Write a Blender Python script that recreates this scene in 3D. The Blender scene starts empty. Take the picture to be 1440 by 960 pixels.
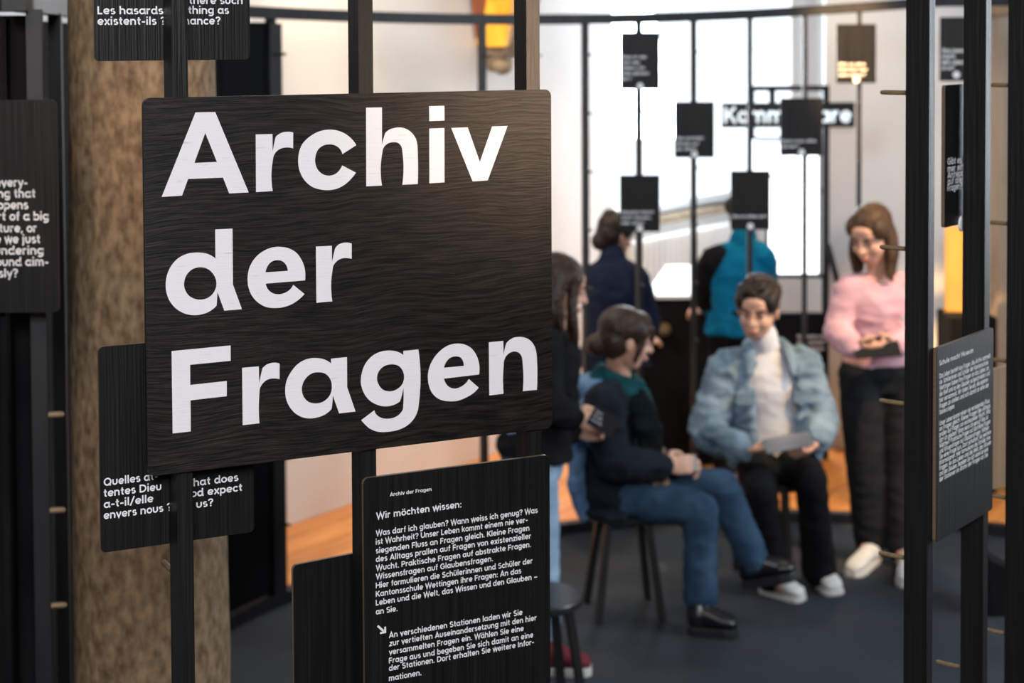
import bpy, math, random
from mathutils import Vector, Matrix, noise, Quaternion

random.seed(7)
S = bpy.context.scene
C = S.collection
R = math.radians
V = Vector

# ------------------------------------------------------------------ camera
# a 60 mm lens with a falling front (architectural shift), the horizon lies near the top of the frame
FPX, PIT, ROLL, PX, PY, CAMH = 2400.0, R(2.18), R(0.27), 720.0, 136.4, 2.4
cam_d = bpy.data.cameras.new('camera')
cam = bpy.data.objects.new('camera', cam_d)
C.objects.link(cam)
cam.location = (0, 0, CAMH)
cam.rotation_mode = 'QUATERNION'
cam.rotation_quaternion = (Matrix.Rotation(R(90) - PIT, 3, 'X') @ Matrix.Rotation(-ROLL, 3, 'Z')).to_quaternion()
cam_d.sensor_width = 36.0
cam_d.lens = 36.0 * FPX / 1440.0
cam_d.shift_y = -(480.0 - PY) / 1440.0
cam_d.clip_start = 0.05
cam_d.clip_end = 200
cam_d.dof.use_dof = True
cam_d.dof.focus_distance = 2.55
cam_d.dof.aperture_fstop = 4.7
cam_d.dof.aperture_blades = 9
S.camera = cam

# ------------------------------------------------------------------ world, lights, exposure
S.view_settings.view_transform = 'Standard'
S.view_settings.look = 'None'
S.view_settings.exposure = 0.4
S.view_settings.gamma = 1.0
S.view_settings.use_curve_mapping = False
w = bpy.data.worlds.new('overcast_sky')
S.world = w
w.use_nodes = True
bg = w.node_tree.nodes['Background']
bg.inputs['Color'].default_value = (0.86, 0.93, 1.0, 1)
bg.inputs['Strength'].default_value = 1.7


def area(name, loc, target, sx, sy, energy, color, spread=180):
    d = bpy.data.lights.new(name, 'AREA')
    d.shape = 'RECTANGLE'; d.size = sx; d.size_y = sy; d.energy = energy; d.color = color
    d.spread = R(spread)
    o = bpy.data.objects.new(name, d); C.objects.link(o)
    o.location = loc
    o.rotation_euler = (V(target) - V(loc)).to_track_quat('-Z', 'Y').to_euler()
    return o


def spot(name, loc, target, energy, color, angle, blend=0.6, radius=0.05):
    d = bpy.data.lights.new(name, 'SPOT')
    d.energy = energy; d.color = color; d.spot_size = R(angle); d.spot_blend = blend; d.shadow_soft_size = radius
    o = bpy.data.objects.new(name, d); C.objects.link(o)
    o.location = loc
    o.rotation_euler = (V(target) - V(loc)).to_track_quat('-Z', 'Y').to_euler()
    return o


WARM = (1.0, 0.66, 0.34)
# daylight of the tall church windows: far left wall, the side aisle on the right
area('window_daylight', (1.05, 11.35, 2.6), (1.1, 6.0, 0.6), 1.4, 2.0, 110, (0.86, 0.93, 1.0))
area('aisle_daylight', (4.4, 5.5, 2.7), (0.9, 5.0, 1.4), 1.8, 2.6, 125, (0.84, 0.92, 1.0))
area('choir_daylight', (-1.2, 6.2, 4.2), (0.9, 7.2, 0.6), 1.4, 1.4, 40, (0.78, 0.9, 1.0))
area('nave_fill', (0.3, -2.6, 4.1), (-0.1, 2.8, 1.8), 2.0, 1.2, 250, (0.95, 0.96, 1.0))  # unseen soft fill behind the camera, added to light the board fronts
# warm track spots of the exhibition
spot('track_spot_wall', (-1.15, 7.7, 3.9), (-0.60, 9.0, 2.1), 300, (1.0, 0.76, 0.50), 54, 0.9, 0.08)
spot('track_spot_floor', (-0.2, 8.0, 4.3), (-1.0, 7.6, 0.0), 170, WARM, 60, 0.7, 0.08)
spot('track_spot_floor_far', (1.6, 8.6, 4.3), (1.2, 9.2, 0.0), 170, WARM, 75, 0.7, 0.08)
area('warm_lamp_board', (2.35, 1.05, 2.62), (0.10, 2.78, 2.34), 0.3, 0.25, 0.85, (1.0, 0.70, 0.46), 13)
spot('track_spot_visitors', (3.0, 5.5, 4.2), (1.55, 7.45, 1.1), 620, (1.0, 0.66, 0.32), 20, 0.5, 0.04)
spot('track_spot_pillar', (-1.35, 0.9, 4.5), (-0.84, 3.9, 1.7), 105, (1.0, 0.82, 0.62), 26, 0.9, 0.15)
spot('track_spot_signs', (0.9, 6.9, 4.1), (1.66, 8.2, 2.22), 2000, (1.0, 0.60, 0.24), 14, 0.6, 0.05)

# ------------------------------------------------------------------ helpers


def ray(px, py):
    x = px - PX; y = -(py - PY)
    c, s = math.cos(ROLL), math.sin(ROLL)
    xl = c * x + s * y; yl = -s * x + c * y
    return V((xl / FPX, math.cos(PIT) + yl / FPX * math.sin(PIT), -math.sin(PIT) + yl / FPX * math.cos(PIT)))


def at(px, py, Y):
    d = ray(px, py); k = Y / d.y
    return V((d.x * k, Y, CAMH + d.z * k))


def on_floor(px, py, z=0.0):
    d = ray(px, py); k = (z - CAMH) / d.z
    return V((d.x * k, d.y * k, z))


# a plain geometric sans drawn with strokes: L = polyline, A = arc (cx, cy, rx, ry, from, to); units of the font size
STROKES = {
 'a': (.56, 'A .25 .26 .195 .205 0 360;L .45 .52 .45 .2 .51 0'), 'b': (.53, 'L .07 .74 .07 0;A .27 .26 .195 .205 0 360'),
 'c': (.47, 'A .26 .26 .2 .205 42 318'), 'd': (.56, 'A .25 .26 .195 .205 0 360;L .45 .74 .45 .2 .51 0'),
 'e': (.52, 'A .26 .26 .2 .205 0 322;L .06 .25 .46 .25'), 'f': (.32, 'A .28 .56 .13 .125 90 180 L .15 0;L .02 .45 .30 .45'),
 'g': (.54, 'A .25 .27 .195 .195 0 360;L .45 .52 .45 .0;A .25 .0 .2 .15 0 -145'), 'h': (.53, 'L .07 .74 .07 0;A .25 .30 .18 .165 180 0 L .43 0'),
 'i': (.20, 'L .09 .52 .09 0;L .09 .74 .09 .63'), 'j': (.22, 'A .0 -.05 .1 .1 -90 0 L .1 .52;L .1 .74 .1 .63'),
 'k': (.48, 'L .07 .74 .07 0;L .42 .52 .1 .22;L .2 .30 .44 0'), 'l': (.20, 'L .09 .74 .09 0'),
 'm': (.80, 'L .07 .52 .07 0;A .225 .32 .155 .145 180 0 L .38 0;A .535 .32 .155 .145 180 0 L .69 0'),
 'n': (.53, 'L .07 .52 .07 0;A .25 .30 .18 .165 180 0 L .43 0'), 'o': (.52, 'A .26 .26 .2 .205 0 360'),
 'p': (.53, 'L .07 .52 .07 -.2;A .27 .26 .195 .205 0 360'), 'q': (.53, 'L .45 .52 .45 -.2;A .25 .26 .195 .205 0 360'),
 'r': (.35, 'L .07 .52 .07 0;A .27 .27 .2 .195 180 78'), 's': (.42, 'A .21 .365 .135 .1 35 255;A .205 .155 .15 .105 80 -145'),
 't': (.34, 'A .28 .17 .13 .115 270 180 L .15 .67;L .02 .45 .30 .45'), 'u': (.53, 'A .25 .22 .18 .165 180 360 L .43 .52;L .07 .52 .07 .22'),
 'v': (.46, 'L .03 .52 .23 .03 .43 .52'), 'w': (.70, 'L .03 .52 .19 .03 .35 .5 .51 .03 .67 .52'), 'x': (.46, 'L .04 .52 .42 0;L .42 .52 .04 0'),
 'y': (.46, 'L .03 .52 .24 .04;L .43 .52 .16 -.2'), 'z': (.43, 'L .04 .465 .36 .465 .05 .055 .39 .055'),
 'A': (.66, 'L .05 0 .33 .68 .61 0;L .15 .2 .51 .2'), 'B': (.58, 'L .08 0 .08 .7;A .3 .52 .17 .125 90 -90 L .08 .395;A .32 .225 .19 .17 90 -90 L .08 .055;L .08 .645 .3 .645'),
 'D': (.66, 'A .25 .35 .33 .295 90 -90 L .08 .055 .08 .645 .25 .645'), 'E': (.52, 'L .46 .645 .08 .645 .08 .055 .47 .055;L .08 .35 .43 .35'),
 'F': (.50, 'L .46 .645 .08 .645 .08 0;L .08 .34 .42 .34'), 'G': (.70, 'A .36 .35 .29 .295 45 360 L .38 .33'),
 'H': (.66, 'L .08 0 .08 .7;L .58 0 .58 .7;L .08 .36 .58 .36'), 'I': (.20, 'L .09 0 .09 .7'), 'K': (.60, 'L .08 0 .08 .7;L .53 .7 .12 .3;L .24 .4 .56 0'),
 'L': (.46, 'L .08 .7 .08 .055 .42 .055'), 'M': (.80, 'L .08 0 .08 .66 .4 .2 .72 .66 .72 0'), 'P': (.56, 'L .08 0 .08 .7;A .31 .485 .18 .16 90 -90 L .08 .325;L .08 .645 .31 .645'),
 'Q': (.74, 'A .36 .35 .29 .295 0 360;L .44 .2 .64 0'), 'S': (.54, 'A .27 .51 .19 .14 35 260;A .265 .2 .205 .15 82 -150'),
 'U': (.64, 'A .32 .28 .24 .225 180 360 L .56 .7;L .08 .7 .08 .28'), 'V': (.62, 'L .04 .7 .31 .03 .58 .7'),
 'W': (.92, 'L .04 .7 .25 .03 .46 .66 .67 .03 .88 .7'), '?': (.46, 'A .22 .52 .165 .14 175 -70 L .23 .33 .23 .2;L .23 .11 .23 0'),
 '.': (.18, 'L .09 .115 .09 0'), ',': (.19, 'L .10 .1 .05 -.1'), ':': (.19, 'L .09 .115 .09 0;L .09 .47 .09 .355'), '-': (.34, 'L .03 .26 .31 .26'),
 '–': (.54, 'L .03 .26 .51 .26'), '/': (.40, 'L .02 -.06 .36 .76'), ' ': (.24, ''),
}
for _k, _b in (('ä', 'a'), ('ö', 'o'), ('ü', 'u')):
    STROKES[_k] = (STROKES[_b][0], STROKES[_b][1] + ';L .15 .71 .15 .6;L .35 .71 .35 .6')
STROKES['Ü'] = (STROKES['U'][0], STROKES['U'][1] + ';L .2 .9 .2 .79;L .44 .9 .44 .79')
_tcache = {}


def text_geo(s, wide=0.0):
    """lettering of one line: vertices, faces, left and right end; the stroke is 0.125 wide"""
    if (s, wide) in _tcache: return _tcache[(s, wide)]
    hw = 0.056 + wide * 0.4
    vs = []; fs = []; x = 0.0
    for ch in s:
        adv, spec = STROKES[ch]
        for part in spec.split(';'):
            tok = part.split(); P = []; i = 0
            while i < len(tok):
                if tok[i] == 'L':
                    i += 1
                    q = []
                    while i < len(tok) and tok[i] not in 'LA': q.append(float(tok[i])); i += 1
                    if len(q) == 2 and P: P.append((P[-1][0], q[1])) if abs(q[0] - P[-1][0]) < .011 or len(tok) == 0 else P.append((q[0], q[1]))
                    elif len(q) == 1 and P: P.append((P[-1][0], q[0]))
                    else:
                        P += [(q[k], q[k + 1]) for k in range(0, len(q) - 1, 2)]
                else:
                    cx, cy, rx, ry, a0, a1 = (float(t) for t in tok[i + 1:i + 7]); i += 7
                    n = max(4, int(abs(a1 - a0) / 18))
                    P += [(cx + rx * math.cos(R(a0 + (a1 - a0) * k / n)), cy + ry * math.sin(R(a0 + (a1 - a0) * k / n))) for k in range(n + 1)]
            if len(P) < 2: continue
            closed = math.hypot(P[0][0] - P[-1][0], P[0][1] - P[-1][1]) < 1e-4
            m = len(P); b = len(vs)
            for k in range(m):
                p = P[k]
                pa = P[k - 1] if k else (P[m - 2] if closed else None)
                pb = P[k + 1] if k < m - 1 else (P[1] if closed else None)
                d = []
                if pa: d.append(((p[0] - pa[0]), (p[1] - pa[1])))
                if pb: d.append(((pb[0] - p[0]), (pb[1] - p[1])))
                d = [(u / (math.hypot(u, v) or 1), v / (math.hypot(u, v) or 1)) for u, v in d]
                tx, ty = sum(u for u, v in d), sum(v for u, v in d)
                l = math.hypot(tx, ty) or 1; tx /= l; ty /= l
                c = tx * d[0][0] + ty * d[0][1]
                w_ = hw / max(c, 0.35)
                vs.append((x + p[0] - ty * w_, p[1] + tx * w_)); vs.append((x + p[0] + ty * w_, p[1] - tx * w_))
            fs += [(b + 2 * k, b + 2 * k + 1, b + 2 * k + 3, b + 2 * k + 2) for k in range(m - 1)]
        x += adv + 0.045
    _tcache[(s, wide)] = (vs, fs, min(v[0] for v in vs), max(v[0] for v in vs))
    return _tcache[(s, wide)]



class Plane:
    """a standing plane through O (x, y) running along u; local x = u, local z = world z, front = towards the camera side"""
    def __init__(s, O, th):
        s.O = V((O[0], O[1], 0)); s.th = th
        s.u = V((math.cos(th), math.sin(th), 0)); s.n = V((math.sin(th), -math.cos(th), 0))

    def uv(s, px, py):
        d = ray(px, py)
        u = -(s.O.x * d.y - s.O.y * d.x) / (s.u.x * d.y - s.u.y * d.x)
        p = s.O + s.u * u
        return u, CAMH + d.z * (p.y / d.y)

    def pt(s, u, z, out=0.0):
        return s.O + s.u * u + V((0, 0, z)) + s.n * out


def link(o, parent=None):
    C.objects.link(o)
    if parent is not None:
        o.parent = parent
    return o


def tag(o, label=None, cat=None, group=None, kind=None):
    if label: o['label'] = label
    if cat: o['category'] = cat
    if group: o['group'] = group
    if kind: o['kind'] = kind
    return o


def thing(name, label, cat, loc=(0, 0, 0), rz=0.0, group=None, kind=None):
    o = bpy.data.objects.new(name, None); C.objects.link(o)
    o.location = loc; o.rotation_euler = (0, 0, rz); o.empty_display_size = 0.1
    return tag(o, label, cat, group, kind)


class MB:
    def __init__(s):
        s.v = []; s.f = []

    def add(s, vs, fs):
        n = len(s.v)
        s.v += [tuple(v) for v in vs]; s.f += [tuple(i + n for i in f) for f in fs]
        return s

    def box(s, c, size, rot=None, taper=1.0):
        hx, hy, hz = size[0] / 2, size[1] / 2, size[2] / 2
        vs = []
        for z, k in ((-hz, 1.0), (hz, taper)):
            for x, y in ((-hx, -hy), (hx, -hy), (hx, hy), (-hx, hy)):
                vs.append(V((x * k, y * k, z)))
        if rot is not None:
            vs = [rot @ v for v in vs]
        c = V(c)
        return s.add([v + c for v in vs], [(3, 2, 1, 0), (4, 5, 6, 7), (0, 1, 5, 4), (1, 2, 6, 5), (2, 3, 7, 6), (3, 0, 4, 7)])

    def loft(s, rings, n=20, caps=True):
        """rings: (centre, axis a, axis b) ellipses"""
        vs = []; fs = []
        for c, a, b in rings:
            for k in range(n):
                t = 2 * math.pi * k / n
                vs.append(V(c) + V(a) * math.cos(t) + V(b) * math.sin(t))
        m = len(rings)
        for i in range(m - 1):
            for k in range(n):
                k2 = (k + 1) % n
                fs.append((i * n + k, i * n + k2, (i + 1) * n + k2, (i + 1) * n + k))
        if caps:
            fs.append(tuple(reversed(range(n))))
            fs.append(tuple((m - 1) * n + k for k in range(n)))
        return s.add(vs, fs)

    def tube(s, pts, rads, n=12, sub=1, flat=None, round_ends=True):
        """round (or flattened: flat=(axis, factor)) tube with rounded ends along pts"""
        pts = [V(p) for p in pts]
        if sub > 1:
            P = []; Q = []
            for i in range(len(pts) - 1):
                p0 = pts[max(i - 1, 0)]; p1 = pts[i]; p2 = pts[i + 1]; p3 = pts[min(i + 2, len(pts) - 1)]
                for k in range(sub):
                    t = k / sub
                    a = 0.5 * ((2 * p1) + (p2 - p0) * t + (2 * p0 - 5 * p1 + 4 * p2 - p3) * t * t + (3 * p1 - p0 - 3 * p2 + p3) * t ** 3)
                    P.append(a); Q.append(rads[i] * (1 - t) + rads[i + 1] * t)
            P.append(pts[-1]); Q.append(rads[-1])
            pts, rads = P, Q
        rings = []
        prev = None
        m = len(pts)
        for i in range(m):
            d = (pts[min(i + 1, m - 1)] - pts[max(i - 1, 0)])
            d = d.normalized() if d.length > 1e-7 else V((0, 0, 1))
            if prev is None:
                a = d.orthogonal().normalized()
            else:
                a = (prev - d * prev.dot(d)).normalized()
            prev = a
            b = d.cross(a)
            rings.append([pts[i], a * rads[i], b * rads[i], d])
        if round_ends:
            r0, r1 = rings[0], rings[-1]
            st = [[r0[0] - r0[3] * rads[0] * k, r0[1] * q, r0[2] * q, r0[3]] for k, q in ((0.95, 0.25), (0.7, 0.7))]
            en = [[r1[0] + r1[3] * rads[-1] * k, r1[1] * q, r1[2] * q, r1[3]] for k, q in ((0.7, 0.7), (0.95, 0.25))]
            rings = st + rings + en
        if flat:
            ax = V(flat[0]).normalized(); f = flat[1]
            def sq(v): return v - ax * v.dot(ax) * (1 - f)
            rings = [[r[0], sq(r[1]), sq(r[2]), r[3]] for r in rings]
        return s.loft([(r[0], r[1], r[2]) for r in rings], n)

    def ell(s, c, r, M=None, n=14, m=8):
        M = M or Matrix.Identity(3)
        rings = []
        for i in range(m + 1):
            t = math.pi * (i + 0.35) / (m + 0.7)
            z = -math.cos(t); q = math.sin(t)
            rings.append((V(c) + M @ V((0, 0, z * r[2])), M @ V((q * r[0], 0, 0)), M @ V((0, q * r[1], 0))))
        return s.loft(rings, n)

    def mesh(s, name, m=None, smooth=False):
        me = bpy.data.meshes.new(name)
        me.from_pydata(s.v, [], s.f); me.update()
        if m: me.materials.append(m)
        if smooth: me.shade_smooth()
        return me

    def build(s, name, m, parent=None, smooth=False, bevel=0.0):
        o = bpy.data.objects.new(name, s.mesh(name, m, smooth))
        link(o, parent)
        if bevel:
            b = o.modifiers.new('edge_bevel', 'BEVEL'); b.width = bevel; b.segments = 2; b.limit_method = 'ANGLE'; b.angle_limit = R(40)
        return o


# ------------------------------------------------------------------ materials


def mat(name, col, rough=0.6, col2=None, scale=(8, 8, 8), detail=4, bump=0.0, bscale=None, spec=0.5, metal=0.0,
        lo=0.35, hi=0.65, emit=None, sheen=0.0, coords='Object', rough2=None, distortion=0.0):
    m = bpy.data.materials.new(name); m.use_nodes = True
    nt = m.node_tree; N = nt.nodes; L = nt.links
    b = N['Principled BSDF']
    b.inputs['Base Color'].default_value = (*col, 1)
    b.inputs['Roughness'].default_value = rough
    b.inputs['Metallic'].default_value = metal
    b.inputs['Specular IOR Level'].default_value = spec
    if sheen: b.inputs['Sheen Weight'].default_value = sheen
    tc = N.new('ShaderNodeTexCoord'); mp = N.new('ShaderNodeMapping'); mp.inputs['Scale'].default_value = scale
    L.new(tc.outputs[coords], mp.inputs['Vector'])
    nz = N.new('ShaderNodeTexNoise'); nz.inputs['Scale'].default_value = 1.0; nz.inputs['Detail'].default_value = detail
    nz.inputs['Distortion'].default_value = distortion
    L.new(mp.outputs[0], nz.inputs['Vector'])
    if col2 is not None:
        cr = N.new('ShaderNodeValToRGB')
        cr.color_ramp.elements[0].position = lo; cr.color_ramp.elements[1].position = hi
        cr.color_ramp.elements[0].color = (*col, 1); cr.color_ramp.elements[1].color = (*col2, 1)
        L.new(nz.outputs['Fac'], cr.inputs[0]); L.new(cr.outputs[0], b.inputs['Base Color'])
    if rough2 is not None:
        mr = N.new('ShaderNodeMapRange'); mr.inputs[1].default_value = lo; mr.inputs[2].default_value = hi
        mr.inputs[3].default_value = rough; mr.inputs[4].default_value = rough2
        L.new(nz.outputs['Fac'], mr.inputs[0]); L.new(mr.outputs[0], b.inputs['Roughness'])
    if bump:
        src = nz
        if bscale:
            m2 = N.new('ShaderNodeMapping'); m2.inputs['Scale'].default_value = bscale
            L.new(tc.outputs[coords], m2.inputs['Vector'])
            src = N.new('ShaderNodeTexNoise'); src.inputs['Scale'].default_value = 1.0; src.inputs['Detail'].default_value = 4
            L.new(m2.outputs[0], src.inputs['Vector'])
        bp = N.new('ShaderNodeBump'); bp.inputs['Strength'].default_value = bump; bp.inputs['Distance'].default_value = 0.003
        L.new(src.outputs['Fac'], bp.inputs['Height']); L.new(bp.outputs[0], b.inputs['Normal'])
    if emit:
        b.inputs['Emission Color'].default_value = (*emit[0], 1); b.inputs['Emission Strength'].default_value = emit[1]
    return m


M = {}
M['plaster'] = mat('white_plaster', (0.72, 0.70, 0.67), 0.9, (0.82, 0.80, 0.77), (1.2, 1.2, 1.2), 6, 0.25, (14, 14, 14), spec=0.2)
M['plaster_right'] = mat('white_plaster_aisle', (0.70, 0.72, 0.74), 0.9, (0.78, 0.80, 0.82), (1.0, 1.0, 1.0), 6, 0.2, (12, 12, 12), spec=0.2)
M['nave'] = mat('dim_nave_plaster', (0.10, 0.095, 0.09), 0.9, (0.13, 0.125, 0.115), (1, 1, 1), spec=0.2)
M['ceiling'] = mat('ceiling_plaster', (0.42, 0.40, 0.37), 0.9, (0.5, 0.48, 0.45), (1, 1, 1), spec=0.2)
M['plank'] = mat('orange_pine_floor', (0.60, 0.21, 0.04), 0.32, (0.78, 0.33, 0.075), (2.5, 30, 4), 5, 0.1, (4, 60, 4))
M['plank2'] = mat('orange_pine_floor_dark', (0.50, 0.17, 0.035), 0.34, (0.68, 0.27, 0.06), (2.5, 30, 4), 5, 0.1, (4, 60, 4))
M['subfloor'] = mat('subfloor_stone', (0.06, 0.045, 0.035), 0.9, (0.09, 0.07, 0.05), (3, 3, 3))
M['carpet'] = mat('slate_carpet', (0.024, 0.029, 0.037), 0.95, (0.042, 0.048, 0.058), (2.2, 2.2, 2.2), 6, 0.6, (260, 260, 260), spec=0.15, lo=0.3, hi=0.7)
M['black_wood'] = mat('black_stained_wood', (0.003, 0.0028, 0.003), 0.45, (0.010, 0.009, 0.0085), (55, 55, 2.2), 5, 0.5, (180, 180, 5), spec=0.35, lo=0.3, hi=0.75)
M['black_metal'] = mat('black_painted_steel', (0.008, 0.008, 0.010), 0.5, (0.014, 0.014, 0.016), (30, 30, 3), 3, spec=0.35)
M['infill'] = mat('black_felt_panel', (0.004, 0.004, 0.005), 0.9, (0.008, 0.008, 0.009), (4, 4, 4), spec=0.1)
M['peg'] = mat('pale_wood_peg', (0.14, 0.09, 0.045), 0.5, (0.22, 0.145, 0.075), (10, 60, 60), 3)
M['peg_dark'] = mat('black_peg', (0.012, 0.011, 0.010), 0.5)
M['pale_edge'] = mat('warm_lit_edge', (0.10, 0.065, 0.04), 0.45, (0.16, 0.105, 0.065), (20, 20, 300), 3)  # board edges made paler, the warm light along them put into the colour
M['small_board'] = mat('black_stained_veneer_upright', (0.0035, 0.0032, 0.0034), 0.45, (0.011, 0.010, 0.0095), (120, 120, 3.0), 5, 0.4, (300, 300, 6), lo=0.35, hi=0.75, spec=0.28)
M['sheen_board'] = mat('black_veneer_with_sheen', (0.0075, 0.0075, 0.008), 0.38, (0.020, 0.020, 0.021), (120, 120, 3.0), 5, 0.35, (300, 300, 6), lo=0.35, hi=0.75)  # lighter copy of the black veneer, its cool grey sheen put into the colour
M['print'] = mat('white_print', (0.78, 0.77, 0.78), 0.6, spec=0.3)
M['stone'] = mat('brown_sandstone', (0.095, 0.060, 0.034), 0.85, (0.29, 0.20, 0.12), (52, 52, 26), 12, 1.0, (70, 70, 40), spec=0.2, lo=0.30, hi=0.68)


def board_mat():
    """black stained oak veneer, grain lying horizontally with a few open swirls"""
    m = bpy.data.materials.new('black_stained_oak_veneer'); m.use_nodes = True
    nt = m.node_tree; N = nt.nodes; L = nt.links; b = N['Principled BSDF']
    tc = N.new('ShaderNodeTexCoord')
    warp = N.new('ShaderNodeTexNoise'); warp.inputs['Scale'].default_value = 4.0; warp.inputs['Detail'].default_value = 2
    L.new(tc.outputs['Object'], warp.inputs['Vector'])
    mx = N.new('ShaderNodeVectorMath'); mx.operation = 'MULTIPLY_ADD'
    mx.inputs[1].default_value = (0, 0, 0.05)
    L.new(warp.outputs['Color'], mx.inputs[0]); L.new(tc.outputs['Object'], mx.inputs[2])
    mp = N.new('ShaderNodeMapping'); mp.inputs['Scale'].default_value = (14, 14, 210)
    L.new(mx.outputs[0], mp.inputs['Vector'])
    nz = N.new('ShaderNodeTexNoise'); nz.inputs['Scale'].default_value = 1.0; nz.inputs['Detail'].default_value = 6; nz.inputs['Roughness'].default_value = 0.65
    L.new(mp.outputs[0], nz.inputs['Vector'])
    cr = N.new('ShaderNodeValToRGB')
    cr.color_ramp.elements[0].position = 0.42; cr.color_ramp.elements[1].position = 0.66
    cr.color_ramp.elements[0].color = (0.0015, 0.0012, 0.0012, 1); cr.color_ramp.elements[1].color = (0.022, 0.0155, 0.0115, 1)
    L.new(nz.outputs['Fac'], cr.inputs[0]); L.new(cr.outputs[0], b.inputs['Base Color'])
    b.inputs['Roughness'].default_value = 0.42
    b.inputs['Specular IOR Level'].default_value = 0.30
    bp = N.new('ShaderNodeBump'); bp.inputs['Strength'].default_value = 0.9; bp.inputs['Distance'].default_value = 0.0016
    L.new(nz.outputs['Fac'], bp.inputs['Height']); L.new(bp.outputs[0], b.inputs['Normal'])
    return m


def big_print_mat():
    """white screen print that has sunk into the veneer grain"""
    m = bpy.data.materials.new('white_print_on_grain'); m.use_nodes = True
    nt = m.node_tree; N = nt.nodes; L = nt.links; b = N['Principled BSDF']
    tc = N.new('ShaderNodeTexCoord'); mp = N.new('ShaderNodeMapping'); mp.inputs['Scale'].default_value = (26, 26, 330)
    L.new(tc.outputs['Object'], mp.inputs['Vector'])
    nz = N.new('ShaderNodeTexNoise'); nz.inputs['Scale'].default_value = 1.0; nz.inputs['Detail'].default_value = 5
    L.new(mp.outputs[0], nz.inputs['Vector'])
    cr = N.new('ShaderNodeValToRGB')
    cr.color_ramp.elements[0].position = 0.27; cr.color_ramp.elements[1].position = 0.36
    cr.color_ramp.elements[0].color = (0.52, 0.50, 0.50, 1); cr.color_ramp.elements[1].color = (0.75, 0.725, 0.735, 1)
    L.new(nz.outputs['Fac'], cr.inputs[0]); L.new(cr.outputs[0], b.inputs['Base Color'])
    b.inputs['Roughness'].default_value = 0.6
    b.inputs['Specular IOR Level'].default_value = 0.3
    bp = N.new('ShaderNodeBump'); bp.inputs['Strength'].default_value = 0.35; bp.inputs['Distance'].default_value = 0.0008
    L.new(nz.outputs['Fac'], bp.inputs['Height']); L.new(bp.outputs[0], b.inputs['Normal'])
    return m


M['board'] = board_mat()
M['big_print'] = big_print_mat()
M['luminous'] = mat('luminous_letters', (0.75, 0.8, 0.85), 0.5, emit=((0.72, 0.88, 1.0), 0.5))  # bluish glow put into the print itself, nothing shines from behind
M['glow_white'] = mat('lit_screen_white', (0.8, 0.8, 0.8), 0.4, emit=((0.93, 0.97, 1.0), 2.2))
M['glow_blue'] = mat('lit_screen_blue', (0.1, 0.12, 0.2), 0.3, emit=((0.45, 0.55, 1.0), 1.0))
M['glass'] = None
gm = bpy.data.materials.new('window_glass'); gm.use_nodes = True
gb = gm.node_tree.nodes['Principled BSDF']
gb.inputs['Transmission Weight'].default_value = 1.0; gb.inputs['Roughness'].default_value = 0.02; gb.inputs['IOR'].default_value = 1.05
gb.inputs['Base Color'].default_value = (0.97, 0.99, 1, 1)
M['glass'] = gm
M['white_paint'] = mat('white_enamel', (0.62, 0.62, 0.60), 0.45, (0.70, 0.69, 0.66), (3, 3, 3))
M['window_frame'] = mat('pale_window_frame', (0.8, 0.8, 0.78), 0.5)
M['corbel_wood'] = mat('red_brown_rib', (0.20, 0.055, 0.022), 0.6, (0.30, 0.09, 0.035), (20, 20, 3), 4)
M['gilt'] = mat('gilded_strip', (0.95, 0.42, 0.02), 0.35, (1.0, 0.55, 0.05), (12, 12, 6), 3)
M['corbel_stone'] = mat('weathered_corbel_stone', (0.22, 0.17, 0.12), 0.85, (0.36, 0.28, 0.19), (14, 14, 14), 6, 0.8, (30, 30, 30))
M['ochre'] = mat('ochre_lacquered_panel', (0.50, 0.27, 0.06), 0.55, (0.60, 0.34, 0.08), (8, 8, 3), 3)
M['pale_wood'] = mat('natural_beech_panel', (0.30, 0.19, 0.10), 0.6, (0.38, 0.25, 0.14), (60, 60, 3), 4)
M['aisle_stone'] = mat('beige_stone_pillar', (0.34, 0.28, 0.22), 0.85, (0.44, 0.37, 0.30), (6, 6, 2), 7, 0.5, (30, 30, 14))

# ------------------------------------------------------------------ the setting
A0 = V((-1.094, 8.25)); AD = V((0.575, 0.818)).normalized()     # the far left wall runs back to the right
def wall_pt(t, z, out=0.0):
    return V((A0.x + AD.x * t + AD.y * out, A0.y + AD.y * t - AD.x * out, z))
WT0, WT1, WZ0, WZ1 = 3.0, 6.0, 1.19, 4.2                        # the window opening
T0, T1, ZC = -6.5, 6.1, 4.8


def wall_quad(mb, t0, t1, z0, z1, thick=0.22):
    ps = [wall_pt(t0, z0), wall_pt(t1, z0), wall_pt(t1, z1), wall_pt(t0, z1)]
    bs = [p - V((AD.y, -AD.x, 0)) * thick for p in ps]
    mb.add(ps + bs, [(0, 1, 2, 3), (7, 6, 5, 4), (0, 4, 5, 1), (1, 5, 6, 2), (2, 6, 7, 3), (3, 7, 4, 0)])


mb = MB()
wall_quad(mb, T0, WT0, 0, ZC); wall_quad(mb, WT1, T1, 0, ZC); wall_quad(mb, WT0, WT1, 0, WZ0); wall_quad(mb, WT0, WT1, WZ1, ZC)
tag(mb.build('wall_left', M['plaster']), 'white plastered church wall with the tall window', None, kind='structure')
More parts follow.
